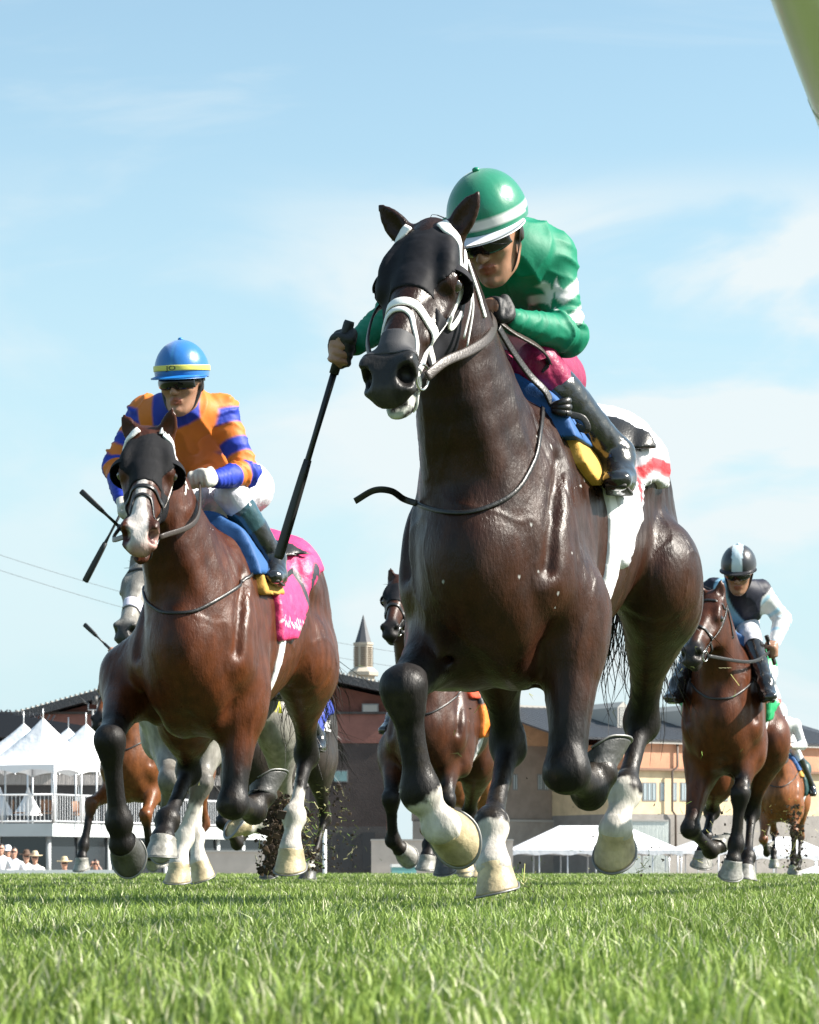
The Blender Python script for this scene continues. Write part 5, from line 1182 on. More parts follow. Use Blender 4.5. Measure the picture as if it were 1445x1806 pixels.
BASE = dict(dz=-.08, pitch=-.05, poll=A3(.82, -.03, 1.78), muz=A3(1.17, -.05, 1.30), thick=1.15, hoof_r=.055,
  rf=[A3(.36, -.18, .80), A3(.60, -.19, .46), A3(.34, -.17, .30), A3(.27, -.16, .36)], rf_fwd=(-.6, .2, -.5), lf=[A3(.36, .18, .82), A3(.56, .18, .56), A3(.56, .17, .25), A3(.60, .17, .15)],
  rh=[A3(-.5, -.18, .92), A3(-.86, -.17, .58), A3(-.62, -.16, .32), A3(-.57, -.15, .22)], lh=[A3(-.58, .18, .92), A3(-.84, .17, .52), A3(-.56, .16, .20), A3(-.48, .15, .11)],
  ears=[((-.005, -.05, -.06), A3(.78, -.10, 1.93), A3(1, -.3, .2)), ((-.005, -.05, .06), A3(.78, .05, 1.93), A3(1, .2, .1))], tail=[A3(-1.2, .05, 1.25), A3(-1.35, .1, 1.1)], tail_n=110)
FIELD = [  # frame, pose changes, coat, cloth, label, rider label, silks, hat, cell
 ('h7', (-2.22, 23.0), 16, dict(lf=[A3(.36, .18, .82), A3(.66, .2, .56), A3(.52, .18, .30), A3(.46, .17, .22)], lf_fwd=(.6, 0, -.4), rf=[A3(.36, -.18, .8), A3(.72, -.26, .66), A3(.80, -.30, .30), A3(.84, -.30, .2)], rf_fwd=(.6, 0, .2)), dict(coat=(.22, .075, .025), dark=(.12, .04, .014), points=1.0, hoof=('grey',) * 4), (.7, .7, .7), 'light chestnut racehorse at the back left, seen between the bay and the tents', 'jockey in teal silks on the light chestnut at the back left', ((.02, .3, .3), (.02, .3, .3)), (.02, .3, .3), .02),
 ('h8', (-1.05, 20.4), 15, dict(), dict(coat=(.045, .035, .030), dark=(.022, .017, .015), points=.3, hoof=('dark',) * 4, socks=(9, 9, 9, 2.6)), (.02, .04, .30), 'dark brown racehorse with a blue cloth, behind the blazed bay and the grey', 'jockey in blue silks on the dark brown horse behind the grey', ((.03, .06, .4), (.03, .06, .4)), (.03, .06, .4), .02),
 ('h9', (.42, 24.5), 8, dict(), dict(coat=(.30, .115, .05), dark=(.20, .07, .03), points=.8, hoof=('pale',) * 4, socks=(9, 9, 2, 2)), (.7, .45, .03), 'chestnut racehorse with a yellow cloth, farthest back behind the leader', 'jockey in gold silks on the chestnut behind the leader', ((.7, .45, .03), (.7, .45, .03)), (.7, .45, .03), .022),
 ('h4', (4.62, 33.0), 12, dict(), dict(coat=(.30, .11, .04), dark=(.19, .065, .025), points=.9, hoof=('grey',) * 4), (.01, .05, .05), 'light chestnut racehorse trailing the field at the far right', 'jockey in white silks on the trailing chestnut at the far right', ((.78, .78, .78), (.78, .78, .78)), (.7, .7, .72), .022)]
ROOTS = {}
for key, O, yaw, ch, sp, cloth, lab, rlab, sil, hat, vx in FIELD:
    if key in PARTS or 'all' in PARTS:
        f_ = Frame(O, yaw); J_ = shift_pose(BASE, **ch)
        r_, B_, h_ = build_horse(lab, f_, J_, sp, vox=vx if HQ else vx * 1.4)
        bridle(h_, B_, r_, mat('teal_bridle', col=(.02, .12, .14), rough=.5) if key == 'h7' else BLACKLEA, BLACKLEA)
        race_tack(f_, B_, h_, r_, J_, cloth, 'cloth_%s' % lab.split()[0] + key[-1:] if False else 'cloth_%d' % (cloth[0] * 999 + cloth[2] * 99), vox=.018, hands=(HF, HF * A3(1, -1, 1)), drop=1.0, flut=.6)
        rider(f_, B_, rlab, sil, hat, (.7, .68, .66), .016 if HQ else .022, helmm='%d' % (hat[0] * 999 + hat[2] * 99), extra=dict(wrR=f_.pix(208, 1160, .52), hdR=f_.pix(200, 1150, .6), elR=f_.pix(222, 1180, .28), gripR=((.2, .7, -.7), (.2, -1, .2))) if key == 'h7' else None)
        ROOTS[key] = (f_, B_, r_)
def cloth_text(body, fr, B, root, p, size, m, side=1, rot=0., back=None):
    """lettering lying on a saddle cloth: p is a point (x, z) on the flank"""
    tcv = bpy.data.curves.new('t', 'FONT'); tcv.body = body; tcv.size = size; tcv.align_x = 'CENTER'; tcv.align_y = 'CENTER'; tcv.resolution_u = 3; tcv.offset = size * .02
    to = bpy.data.objects.new('t', tcv); COL.objects.link(to); bpy.context.view_layer.update()
    me = bpy.data.meshes.new_from_object(to.evaluated_get(bpy.context.evaluated_depsgraph_get())); bpy.data.objects.remove(to)
    co = np.array([v.co[:] for v in me.vertices]); fs = [tuple(q.vertices) for q in me.polygons]
    c, s = math.cos(rot), math.sin(rot); V = []
    for x, y, z in co:
        xx, yy = x * c - y * s, x * s + y * c; V.append((p[0] - side * xx, side * .5, p[1] + yy))     # the horse's left side reads backwards along x
    V = np.array(V)
    for k in range(len(V)):
        t = np.linspace(.5, .1, 120); Q = np.stack([np.full(120, V[k, 0]), side * t, np.full(120, V[k, 2])], 1); d = B.at(Q) - .026; j = int(np.argmax(d < 0)); V[k, 1] = side * (t[j] if d[j] < 0 else .2) 
    return mesh_obj('lettering', V, fs if side < 0 else [f[::-1] for f in fs][:], m, root, smooth=False)
if 'h6' in PARTS or 'all' in PARTS: cloth_text('YORK', fr6, B6, hr6, (-.20, 1.0), .14, mat('lettering_yellow', col=(.75, .68, .05), rough=.5))
if 'h8' in PARTS or 'all' in PARTS: cloth_text('MIL', ROOTS['h8'][0], ROOTS['h8'][1], ROOTS['h8'][2], (-.45, 1.22), .12, mat('lettering_white', col=(.8, .8, .8), rough=.5))
if 'h7' in PARTS or 'all' in PARTS:
    f_ = ROOTS['h7'][0]; whip('short black whip poking up left of the grey muzzle', f_.world(f_.pix(200, 1150, .6)), f_.world(f_.pix(149, 1101, .6)), r0=.012, r1=.012, handle=.3)
# ---------------------------------------------------------------- turf, apron, rails
def at(u, v, Y): return A3((u - CX) / F * Y, Y, H + (V0 - v) / F * Y)
def grid_sheet(name, xs, ys, zf, m, kind='structure'):
    V = [(x, y, zf(x, y)) for y in ys for x in xs]; n = len(xs)
    Fs = [(j * n + i, j * n + i + 1, (j + 1) * n + i + 1, (j + 1) * n + i) for j in range(len(ys) - 1) for i in range(n - 1)]
    return tag(mesh_obj(name, V, Fs, m), kind=kind)
LOW = -1.15
def setting():
    turf = mat('turf_soil', col=(.055, .085, .018), rough=.9, var=.4, vscale=3, bump=.6, bscale=30)
    apron = mat('apron', col=(.26, .24, .21), rough=.9, var=.2, vscale=1.)
    prof = lambda x, y: 0. if y <= 45 else (LOW * min((y - 45) / 9, 1))
    grid_sheet('turf', [-900, -60, -25, -8, 0, 8, 25, 60, 900], [-60, -5, 0, 5, 15, 30, 45, 48, 51, 54], prof, turf)
    grid_sheet('apron', [-3000, -60, 60, 3000], [54, 120, 400, 4000], lambda x, y: LOW, apron)
    # grass: one mesh of leaf blades, thick near the lens
    r = np.random.default_rng(11); Vs = []; Cs = []
    zones = [(d0, d1, dn, ws, 0) for d0, d1, dn, ws in ((.45, 1.2, 15000, 1.), (1.2, 3., 13000, 1.), (3., 6., 7500, 1.15), (6., 11., 3200, 1.6), (11., 20., 1100, 2.4), (20., 33., 330, 3.4), (33., 47., 200, 4.5))]
    zones += [(.45, 3., 4500, 1.7, 1), (3., 6., 2600, 1.9, 1), (6., 11., 1100, 2.6, 1), (11., 20., 420, 3.6, 1), (20., 33., 170, 4.6, 1), (33., 47., 90, 6., 1)]
    for d0, d1, dens, wsc, outer in zones:
        half = lambda d: .17 * d + .35 + .02 * d
        wid = lambda d: half(d) + (1.7 + .10 * d if outer else 0)
        n = int(dens * (wid(d0) + wid(d1)) * (d1 - d0)); y = d0 + (d1 - d0) * r.random(n) ** .95; x = (r.random(n) * 2 - 1) * wid(y)
        if outer: k_ = np.abs(x) > half(y); x, y = x[k_], y[k_]; n = len(x)
        tuft = vnoise(np.stack([x, y, 0 * x], 1), 5.5, 3); keep = r.random(n) < .72 + .35 * tuft; x, y, tuft = x[keep], y[keep], tuft[keep]; n = len(x)
        h = (.021 + .012 * r.random(n) + .020 * r.random(n) ** 3) * (1 + .28 * tuft) * (1 + .25 * vnoise(np.stack([x, y, 0 * x], 1), 1.1, 9)); w = (.0008 + .0008 * r.random(n)) * wsc
        a = r.random(n) * 6.283; lean = h * (.15 + .75 * r.random(n) ** 1.6); tx, ty = np.cos(a) * lean, np.sin(a) * lean
        fa = r.random(n) * 6.283; wx, wy = np.cos(fa) * w, np.sin(fa) * w
        base = np.stack([x, y, 0 * x], 1); z0 = np.where(y > 45, LOW * np.clip((y - 45) / 9, 0, 1), 0.); base[:, 2] = z0 - .004
        mid = base + np.stack([tx * .32, ty * .32, h * .62], 1); tip = base + np.stack([tx, ty, h * (1 - .25 * (lean / h) ** 2)], 1)
        sd = np.stack([wx, wy, 0 * x], 1); twist = np.stack([wx * .8 - wy * .3, wy * .8 + wx * .3, 0 * x], 1)
        Vs.append(np.stack([base - sd, base + sd, mid - twist, mid + twist, tip], 1).reshape(-1, 3))
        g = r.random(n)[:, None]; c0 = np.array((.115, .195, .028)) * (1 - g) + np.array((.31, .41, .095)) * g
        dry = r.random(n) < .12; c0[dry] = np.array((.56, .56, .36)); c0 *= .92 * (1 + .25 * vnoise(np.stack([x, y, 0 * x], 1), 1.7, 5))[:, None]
        cc = np.stack([c0 * .5, c0 * .5, c0, c0, c0 * 1.2], 1).reshape(-1, 3); Cs.append(cc)  # shade low in the sward painted in: blade feet darker
    V = np.vstack(Vs); Cc = np.vstack(Cs); k = np.arange(len(V) // 5)[:, None] * 5
    Fs = np.vstack([k + np.array([0, 1, 3]), k + np.array([0, 3, 2]), k + np.array([2, 3, 4])])
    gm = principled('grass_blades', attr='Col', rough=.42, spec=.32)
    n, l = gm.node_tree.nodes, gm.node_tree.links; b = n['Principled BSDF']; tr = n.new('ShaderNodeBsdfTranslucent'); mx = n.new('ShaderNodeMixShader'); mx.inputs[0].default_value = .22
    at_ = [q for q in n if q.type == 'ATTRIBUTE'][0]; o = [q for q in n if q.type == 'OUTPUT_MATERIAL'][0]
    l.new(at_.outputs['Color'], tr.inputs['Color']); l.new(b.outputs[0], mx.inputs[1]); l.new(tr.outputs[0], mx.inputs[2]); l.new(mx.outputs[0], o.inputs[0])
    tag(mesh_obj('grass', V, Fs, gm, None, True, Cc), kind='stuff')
    # white running rail over the camera, with goosenecked posts outside the frame
    wp = mat('white_rail_paint', col=(.80, .80, .79), rough=.25, spec=.5)
    d = unit(A3(math.sin(rad(14.5)), math.cos(rad(14.5)), 0)); side = A3(d[1], -d[0], 0)
    p0 = at(1450, 0, 3.2) * A3(1, 1, 0) + A3(0, 0, 1.16)
    rr = empty('running_rail', tuple(p0 * A3(1, 1, 0)), 0, 'white rounded running rail slanting overhead at the top right corner', 'rail')
    o = p0 * A3(1, 1, 0); Q = [p0 - o + d * t for t in np.linspace(-4, 46, 60)]
    V, Fs = sweep(Q, .056, .056, 24, normals=[A3(0, 0, 1)] * 60); mesh_obj('rail_tube', V, Fs, wp, rr)
    V, Fs = sweep([p0 - o + d * .36 + A3(0, 0, 0), p0 - o + d * .372], .0568, .0568, 24, normals=[A3(0, 0, 1)] * 2); mesh_obj('rail_joint', V, Fs, mat('rail_joint', col=(.5, .5, .48), rough=.5), rr)
    for t in np.arange(-3, 46, 3.):
        c = p0 - o + d * t; V, Fs = sweep(spline([c + A3(0, 0, -.03), c + side * .16 + A3(0, 0, -.10), c + side * .42 + A3(0, 0, -.38), c + side * .60 + A3(0, 0, -1.16)], 5), .024, .024, 10); mesh_obj('gooseneck_post', V, Fs, wp, rr)
    # outer rail in front of the crowd
    orl = empty('outer_rail', (-8, 57, LOW), 0, 'long low white rail in front of the spectators at far left', 'rail')
    m = MB(); m.box(-30, 2.0, -.04, .04, .98, 1.22); m.obj('rail_board', wp, orl)
    for x in np.arange(-30, 2.1, 2.): V, Fs = sweep([A3(x, .1, 0), A3(x, .1, 1.2)], .04, .04, 8); mesh_obj('post', V, Fs, wp, orl)

# ---------------------------------------------------------------- buildings behind the track
def brick(name, col, sc=1.): return mat(name, col=tuple(.8 * q for q in col), rough=.85, var=.14, vscale=1.5 * sc, bump=.3, bscale=12)
def wallbox(name, p, q, z0, z1, depth, m, parent, off=0.):
    """a wall slab between plan points p and q, its face off metres proud, depth metres deep"""
    p, q = np.array(p, float), np.array(q, float); d = unit(np.append(q - p, 0)); nrm = A3(d[1], -d[0], 0)
    if nrm[1] > 0: nrm = -nrm
    a, b = np.append(p, 0) + nrm * off, np.append(q, 0) + nrm * off; c, e = b - nrm * depth, a - nrm * depth
    mb = MB(); mb.hexa([(*a[:2], z0), (*b[:2], z0), (*c[:2], z0), (*e[:2], z0), (*a[:2], z1), (*b[:2], z1), (*c[:2], z1), (*e[:2], z1)]); return mb.obj(name, m, parent)
def on_line(p, q, u):
    p, q = np.array(p, float), np.array(q, float); k = (u - CX) / F; d = q - p; t = (k * p[1] - p[0]) / (d[0] - k * d[1]); return p + d * t
def zat(v, Y): return H + (V0 - v) / F * Y
def window(parent, p, q, u0, u1, v0, v1, glass, frame, off=.02, mull=0):
    a, b = on_line(p, q, u0), on_line(p, q, u1); Y = (a[1] + b[1]) / 2; z0, z1 = zat(v1, Y), zat(v0, Y)
    w = wallbox('window', a, b, z0, z1, .3, frame, parent, off)
    d = (b - a) / np.linalg.norm(b - a); L_ = np.linalg.norm(b - a); n_ = max(mull, 1); g = .07
    for i in range(n_):
        s0 = g + i * (L_ - g) / n_; s1 = (i + 1) * (L_ - g) / n_
        wallbox('pane', a + d * s0, a + d * s1, z0 + g, z1 - g, .2, glass, w, off + .01)
    return w
def buildings():
    blind = principled('blinds_behind_glass', rough=.12, spec=.6); n, l = blind.node_tree.nodes, blind.node_tree.links
    wv = n.new('ShaderNodeTexWave'); wv.bands_direction = 'X'; wv.inputs['Scale'].default_value = 2.2; wv.inputs['Distortion'].default_value = .3; cr = n.new('ShaderNodeValToRGB'); cr.color_ramp.elements[0].color = (.10, .14, .16, 1); cr.color_ramp.elements[1].color = (.48, .55, .58, 1)
    tcn = n.new('ShaderNodeTexCoord'); l.new(tcn.outputs['Object'], wv.inputs[0]); l.new(wv.outputs['Fac'], cr.inputs[0]); l.new(cr.outputs[0], n['Principled BSDF'].inputs['Base Color'])
    frame = mat('window_frame_grey', col=(.20, .20, .20), rough=.5); trim = mat('pale_trim', col=(.42, .40, .37), rough=.7)
    metal = mat('standing_seam_roof', col=(.035, .038, .045), rough=.5, bump=.6, bscale=4, stretch=(6, .2, 1)); dkglass = mat('dark_glass', col=(.02, .025, .03), rough=.08, spec=.7)
    # brick grandstand with the wide gable
    Y = 172.; bx = empty('brick_grandstand', tuple(at(420, 1530, Y) * A3(1, 1, 0) + A3(0, 0, LOW)), 0, 'large dark brick grandstand with wide low gable and pink band, behind the left runners', 'building')
    o = np.array(bx.location)
    P_ = lambda u, v, y=Y: at(u, v, y) - o
    pts = [P_(70, 1560), P_(690, 1560), P_(690, 1232), P_(420, 1172), P_(70, 1266)]
    bk = A3(0, 34, 0); V = pts + [p + bk for p in pts]; mesh_obj('gable_wall', V, [(0, 1, 2, 3, 4), (9, 8, 7, 6, 5)] + [((i + 1) % 5, i, 5 + i, 5 + (i + 1) % 5) for i in range(5)], brick('red_brick', (.20, .075, .055)), bx, smooth=False)
    for (ua, va, ub, vb) in ((30, 1274, 420, 1166), (420, 1166, 730, 1234)):
        a, b = P_(ua, va), P_(ub, vb); up = A3(0, 0, .55); f = A3(0, -1.2, 0); b_ = A3(0, 35, 0)
        m = MB(); m.hexa([a + f, b + f, b + b_, a + b_, a + f + up, b + f + up, b + b_ + up, a + b_ + up]); rf = m.obj('roof', metal, bx)
        m = MB()
        for t in np.arange(.01, 1, .022): c = a + (b - a) * t + up + f; m.box(c[0] - .06, c[0] + .06, c[1], c[1] + 30, c[2] - .02, c[2] + .12)
        m.obj('seam', trim, rf)
    x0, x1 = P_(505, 1500)[0], P_(682, 1500)[0]
    for nm, va, vb, col, pr in (('ledge', 1256, 1260, (.10, .085, .08), .5), ('pink_band', 1260, 1311, (.34, .15, .12), .35), ('brown_wall', 1311, 1458, (.10, .078, .072), .3), ('base_course', 1458, 1560, (.13, .12, .115), .45)):
        m = MB(); m.box(x0 - 40, x1, -pr, .5, zat(vb, Y) - o[2], zat(va, Y) - o[2]); m.obj(nm, brick(nm, col), bx)
    for (ua, ub, va, vb, g) in ((641, 666, 1244, 1256, trim), (590, 612, 1361, 1378, mat('teal_glass', col=(.25, .42, .42), rough=.15))):
        a, b = P_(ua, vb), P_(ub, va); m = MB(); m.box(a[0] - .08, b[0] + .08, -.42, 0, a[2] - .08, b[2] + .08); w = m.obj('window', frame, bx); m = MB(); m.box(a[0], b[0], -.46, -.3, a[2], b[2]); m.obj('pane', g, w)
    for u in range(360, 660, 40): a, b = P_(u, 1535), P_(u + 22, 1468); m = MB(); m.box(a[0], b[0], -.5, -.2, a[2], b[2]); m.obj('shutter', mat('shutter_dark', col=(.06, .06, .062), rough=.6), bx)
    # dark flat-roofed pavilion at the far left
    Y2 = 150.; pv = empty('pavilion', tuple(at(60, 1530, Y2) * A3(1, 1, 0) + A3(0, 0, LOW)), 0, 'low pavilion with a broad dark sloping roof behind the peaked tents', 'building'); o2 = np.array(pv.location); Q_ = lambda u, v, y=Y2: at(u, v, y) - o2
    a0, a1, b0, b1 = Q_(-160, 1232), Q_(215, 1290), Q_(-160, 1292), Q_(215, 1310); f = A3(0, 14, 0)
    m = MB(); m.hexa([b0, b1, b1 + f, b0 + f, a0, a1, a1 + f, a0 + f]); m.obj('roof', mat('charcoal_roof', col=(.028, .030, .040), rough=.6), pv)
    m = MB(); m.box(b0[0] + 1, b1[0] - .5, 2., 13, 0, b1[2]); m.obj('wall', mat('pavilion_wall', col=(.24, .21, .18), rough=.8, var=.15, vscale=1.5), pv)
    r = np.random.default_rng(4); m = MB()
    for u in range(-4, 92, 9):
        c = Q_(u, 1235 + (u + 160) * .155) + A3(0, .5, -.1)
        for k in range(2): e = c + A3(r.normal(0, .3), 0, .35 + .2 * r.random()); m.tube([c, e], .035, 6)
    m.obj('bird_spikes', mat('spike_metal', col=(.08, .08, .09), rough=.5), pv)
    # peach and taupe block
    p, q = at(775, 0, 162)[:2], at(1098, 0, 170)[:2]
    pb = empty('taupe_building', (*p, LOW), 0, 'taupe block with a peach upper band and tall parapet tower, behind the leading horse', 'building'); org = np.array([*p, 0.])
    def L(o_): o_.location = tuple(np.array(o_.location) - np.array(pb.location)); return o_
    W_ = lambda nm, ua, ub, va, vb, m, off=0., dep=3.: (lambda A, B: L(wallbox(nm, A, B, zat(vb, (A[1] + B[1]) / 2), zat(va, (A[1] + B[1]) / 2), dep, m, pb, off)))(on_line(p, q, ua), on_line(p, q, ub))
    W_('peach_band', 775, 1002, 1264, 1314, brick('peach_render', (.68, .42, .26)), .25); W_('cornice', 775, 1002, 1259, 1264, trim, .4)
    W_('wall', 775, 1098, 1314, 1449, brick('taupe_render', (.36, .30, .255))); W_('plinth', 775, 1098, 1449, 1580, brick('plinth_render', (.46, .41, .36)), .12); W_('stringcourse', 775, 1098, 1446, 1450, trim, .2)
    W_('red_panel', 1034, 1098, 1302, 1352, brick('red_panel', (.26, .10, .07)), .15); W_('dark_opening', 1040, 1076, 1378, 1412, mat('opening', col=(.05, .045, .04), rough=.7), .03, .5)
    W_('parapet_tower', 868, 925, 1187, 1262, brick('tower_panel', (.40, .36, .31)), -.6, 3.); W_('tower_corner', 919, 926, 1184, 1262, mat('tower_corner', col=(.10, .09, .085), rough=.8), -.5, 3.2)
    for (ua, ub) in ((904, 913), (948, 968)): L(window(pb, p, q, ua, ub, 1365, 1394, blind, frame, .03, 1 if ub - ua < 12 else 2))
    # cream and salmon wing, turned to the sun
    p2, q2 = at(1098, 0, 160)[:2], at(1098, 0, 160)[:2] + np.array([16., 9.])
    cw = empty('cream_wing', (*p2, LOW), 0, 'cream and salmon two storey wing with dark metal roof and dormers, at the right', 'building')
    def L2(o_): o_.location = tuple(np.array(o_.location) - np.array(cw.location)); return o_
    Ym = 165.; W2 = lambda nm, va, vb, m, off=0., dep=9.: L2(wallbox(nm, p2, q2, zat(vb, Ym), zat(va, Ym), dep, m, cw, off))
    W2('salmon_band', 1317, 1361, brick('salmon_render', (.66, .34, .21)), .12); W2('ledge', 1359, 1363, mat('ledge_brown', col=(.22, .13, .09), rough=.8), .28, 8.); W2('cream_wall', 1363, 1438, brick('cream_render', (.78, .62, .40))); W2('grey_base', 1438, 1580, brick('grey_render', (.32, .30, .28)), .08); W2('gutter', 1311, 1317, trim, .45, .8)
    d2 = unit(np.append(q2 - p2, 0)); n2 = A3(d2[1], -d2[0], 0); P0, P1 = np.append(p2, zat(1313, Ym)) - d2 * 4.5, np.append(q2, zat(1313, Ym)); back = -n2 * 10 + A3(0, 0, 2.35)
    a, b = P0 + n2 * .5, P1 + n2 * .5; t_ = A3(0, 0, .12); m = MB(); m.hexa([a, b, b + back, a + back, a + t_, b + t_, b + back + t_, a + back + t_]); L2(m.obj('roof', metal, cw))
    m = MB()
    for k in np.arange(.3, 22., .42): c = a + d2 * k + t_; m.add(*sweep([c, c + back], .03, .05, 6))
    L2(m.obj('roof_seams', mat('seam_dark', col=(.05, .053, .06), rough=.5), cw))
    m = MB(); m.hexa([a + back - d2 * .3 + A3(0, 0, -.02), b + back + A3(0, 0, -.02), b + back - n2 * .4, a + back - n2 * .4, a + back - d2 * .3 + A3(0, 0, .25), b + back + A3(0, 0, .25), b + back - n2 * .4 + A3(0, 0, .25), a + back - n2 * .4 + A3(0, 0, .25)]); L2(m.obj('ridge_cap', trim, cw))
    for u in (1152, 1278):
        e = on_line(p2, q2, u); c = np.append(e, zat(1285, Ym)) - n2 * 3.2
        m = MB(); hw, hh = .42, 1.25; R_ = lambda x, y, z: c + d2 * x - n2 * y + A3(0, 0, z)
        m.add([R_(-hw, 0, 0), R_(hw, 0, 0), R_(hw, 4, 0), R_(-hw, 4, 0), R_(-hw, 0, hh), R_(hw, 0, hh), R_(hw, 4, hh), R_(-hw, 4, hh), R_(0, 0, hh + .35), R_(0, 4, hh + .35)], [(0, 1, 5, 8, 4), (3, 7, 9, 6, 2), (1, 2, 6, 5), (0, 4, 7, 3), (4, 8, 9, 7), (5, 6, 9, 8)])
        dm = L2(m.obj('dormer', trim, cw)); m = MB(); m.hexa([R_(-hw * .7, -.03, .1), R_(hw * .7, -.03, .1), R_(hw * .7, .1, .1), R_(-hw * .7, .1, .1), R_(-hw * .7, -.03, hh), R_(hw * .7, -.03, hh), R_(hw * .7, .1, hh), R_(-hw * .7, .1, hh)]); lv = m.obj('louvre', mat('louvre_grey', col=(.30, .30, .29), rough=.7, bump=.6, bscale=3, stretch=(.2, .2, 8)), dm)
    for (ua, ub, mu) in ((1120, 1127, 1), (1133, 1158, 3), (1164, 1172, 1), (1186, 1194, 1), (1200, 1213, 2), (1232, 1240, 1), (1262, 1284, 3), (1290, 1297, 1)): L2(window(cw, p2, q2, ua, ub, 1380, 1413, blind, frame, .03, mu))
    dp = lambda u, v: np.append(on_line(p2, q2, u), zat(v, Ym)) + n2 * .3
    V, Fs = sweep([dp(1190, 1316), dp(1190, 1356), dp(1181, 1364), dp(1181, 1432), dp(1187, 1440), dp(1187, 1500)], .07, .07, 8); L2(mesh_obj('drainpipe', V, Fs, mat('drainpipe', col=(.10, .075, .06), rough=.6), cw))
    # far right barn end
    fb = empty('salmon_barn', tuple(at(1450, 1530, 168) * A3(1, 1, 0) + A3(0, 0, LOW)), 0, 'salmon walled building with a steep grey roof at the far right edge', 'building'); o3 = np.array(fb.location); R3 = lambda u, v, y=168.: at(u, v, y) - o3
    m = MB(); a, b = R3(1405, 1440), R3(1560, 1344); m.hexa([R3(1400, 1458, 172), R3(1600, 1458, 172), R3(1600, 1458, 182), R3(1400, 1458, 182), R3(1432, 1344, 172) , R3(1600, 1344, 172), R3(1600, 1344, 182), R3(1432, 1344, 182)]); m.obj('roof', mat('grey_seam_roof', col=(.17, .175, .18), rough=.5, bump=.7, bscale=3, stretch=(5, .2, 1)), fb)
    V = [R3(1404, 1478), R3(1600, 1478), R3(1600, 1340), R3(1462, 1380)]; bk = A3(0, 3, 0); mesh_obj('salmon_wall', V + [v + bk for v in V], [(0, 1, 2, 3), (7, 6, 5, 4), (0, 3, 7, 4), (1, 0, 4, 5), (3, 2, 6, 7)], brick('barn_salmon', (.62, .25, .14)), fb, smooth=False)
    m = MB(); c0, c1 = R3(1400, 1580), R3(1600, 1478); m.box(c0[0], c1[0], -.1, 3, 0, c1[2]); m.obj('grey_base', brick('barn_base', (.33, .31, .29)), fb)
    # spire
    Ys = 235.; sp = empty('spire', tuple(at(641, 1530, Ys) * A3(1, 1, 0) + A3(0, 0, LOW)), 0, 'pale stone spire with louvred shaft and pointed grey roof rising behind the brick grandstand', 'spire'); o4 = np.array(sp.location); s_ = Ys / F
    def octo(nm, levels, m, par=sp, n=8):
        V = []; 
        for hw, v in levels: V += [(hw * s_ * math.cos(t) / math.cos(math.pi / n), hw * s_ * math.sin(t) / math.cos(math.pi / n), zat(v, Ys) - o4[2]) for t in np.linspace(0, 2 * np.pi, n, endpoint=False) + math.pi / n]
        K = len(levels); return mesh_obj(nm, V, [(i * n + j, i * n + (j + 1) % n, (i + 1) * n + (j + 1) % n, (i + 1) * n + j) for i in range(K - 1) for j in range(n)] + [tuple(range(n))[::-1], tuple((K - 1) * n + j for j in range(n))], m, par, smooth=False)
    st = mat('pale_stone', col=(.40, .355, .29), rough=.85, var=.1, vscale=.8)
    octo('base', [(20, 1580), (20, 1192), (26, 1192), (26, 1186), (17, 1178)], st); octo('shaft', [(16, 1178), (16, 1138), (17.5, 1138), (17.5, 1134)], st)
    for t in range(8):
        a = t * math.pi / 4; c = A3(math.cos(a), math.sin(a), 0) * 16.02 * s_; tn = A3(-math.sin(a), math.cos(a), 0) * 4.6 * s_; m = MB()
        for v in np.arange(1142, 1176, 3.2):
            z0, z1 = zat(v + 2, Ys) - o4[2], zat(v, Ys) - o4[2]; e = A3(math.cos(a), math.sin(a), 0) * .10; U = A3(0, 0, 1)
            m.hexa([c - tn + U * z0, c + tn + U * z0, c + tn - e + U * z0, c - tn - e + U * z0, c - tn + e + U * z1, c + tn + e + U * z1, c + tn - e + U * z1, c - tn - e + U * z1])
        m.obj('louvre', mat('louvre_dark', col=(.22, .18, .14), rough=.8), sp)
    octo('pointed_roof', [(14.5, 1134), (8, 1112), (1.2, 1087), (.2, 1084)], mat('slate_roof', col=(.055, .06, .07), rough=.6))

# ---------------------------------------------------------------- tents, deck, spectators, small things
def tent_cloth(a, b, z0, z1, pw, ridge=0., n=12):
    """roof of a tent on a rectangle 2a x 2b rising from z0 to z1; pw bends it inwards; ridge keeps a level line along x"""
    rows = []
    for i in range(n + 1):
        t = i / n; k = (1 - t); hx = ridge + (a - ridge) * k; hy = b * k; z = z0 + (z1 - z0) * (t ** pw)
        ring = [(hx * cx, hy * cy, z) for cx, cy in [(-1, -1), (-.5, -1), (0, -1), (.5, -1), (1, -1), (1, -.5), (1, 0), (1, .5), (1, 1), (.5, 1), (0, 1), (-.5, 1), (-1, 1), (-1, .5), (-1, 0), (-1, -.5)]]
        rows.append(ring)
    V = [p for r in rows for p in r]; m = 16
    return V, [(i * m + j, i * m + (j + 1) % m, (i + 1) * m + (j + 1) % m, (i + 1) * m + j) for i in range(n) for j in range(m)]
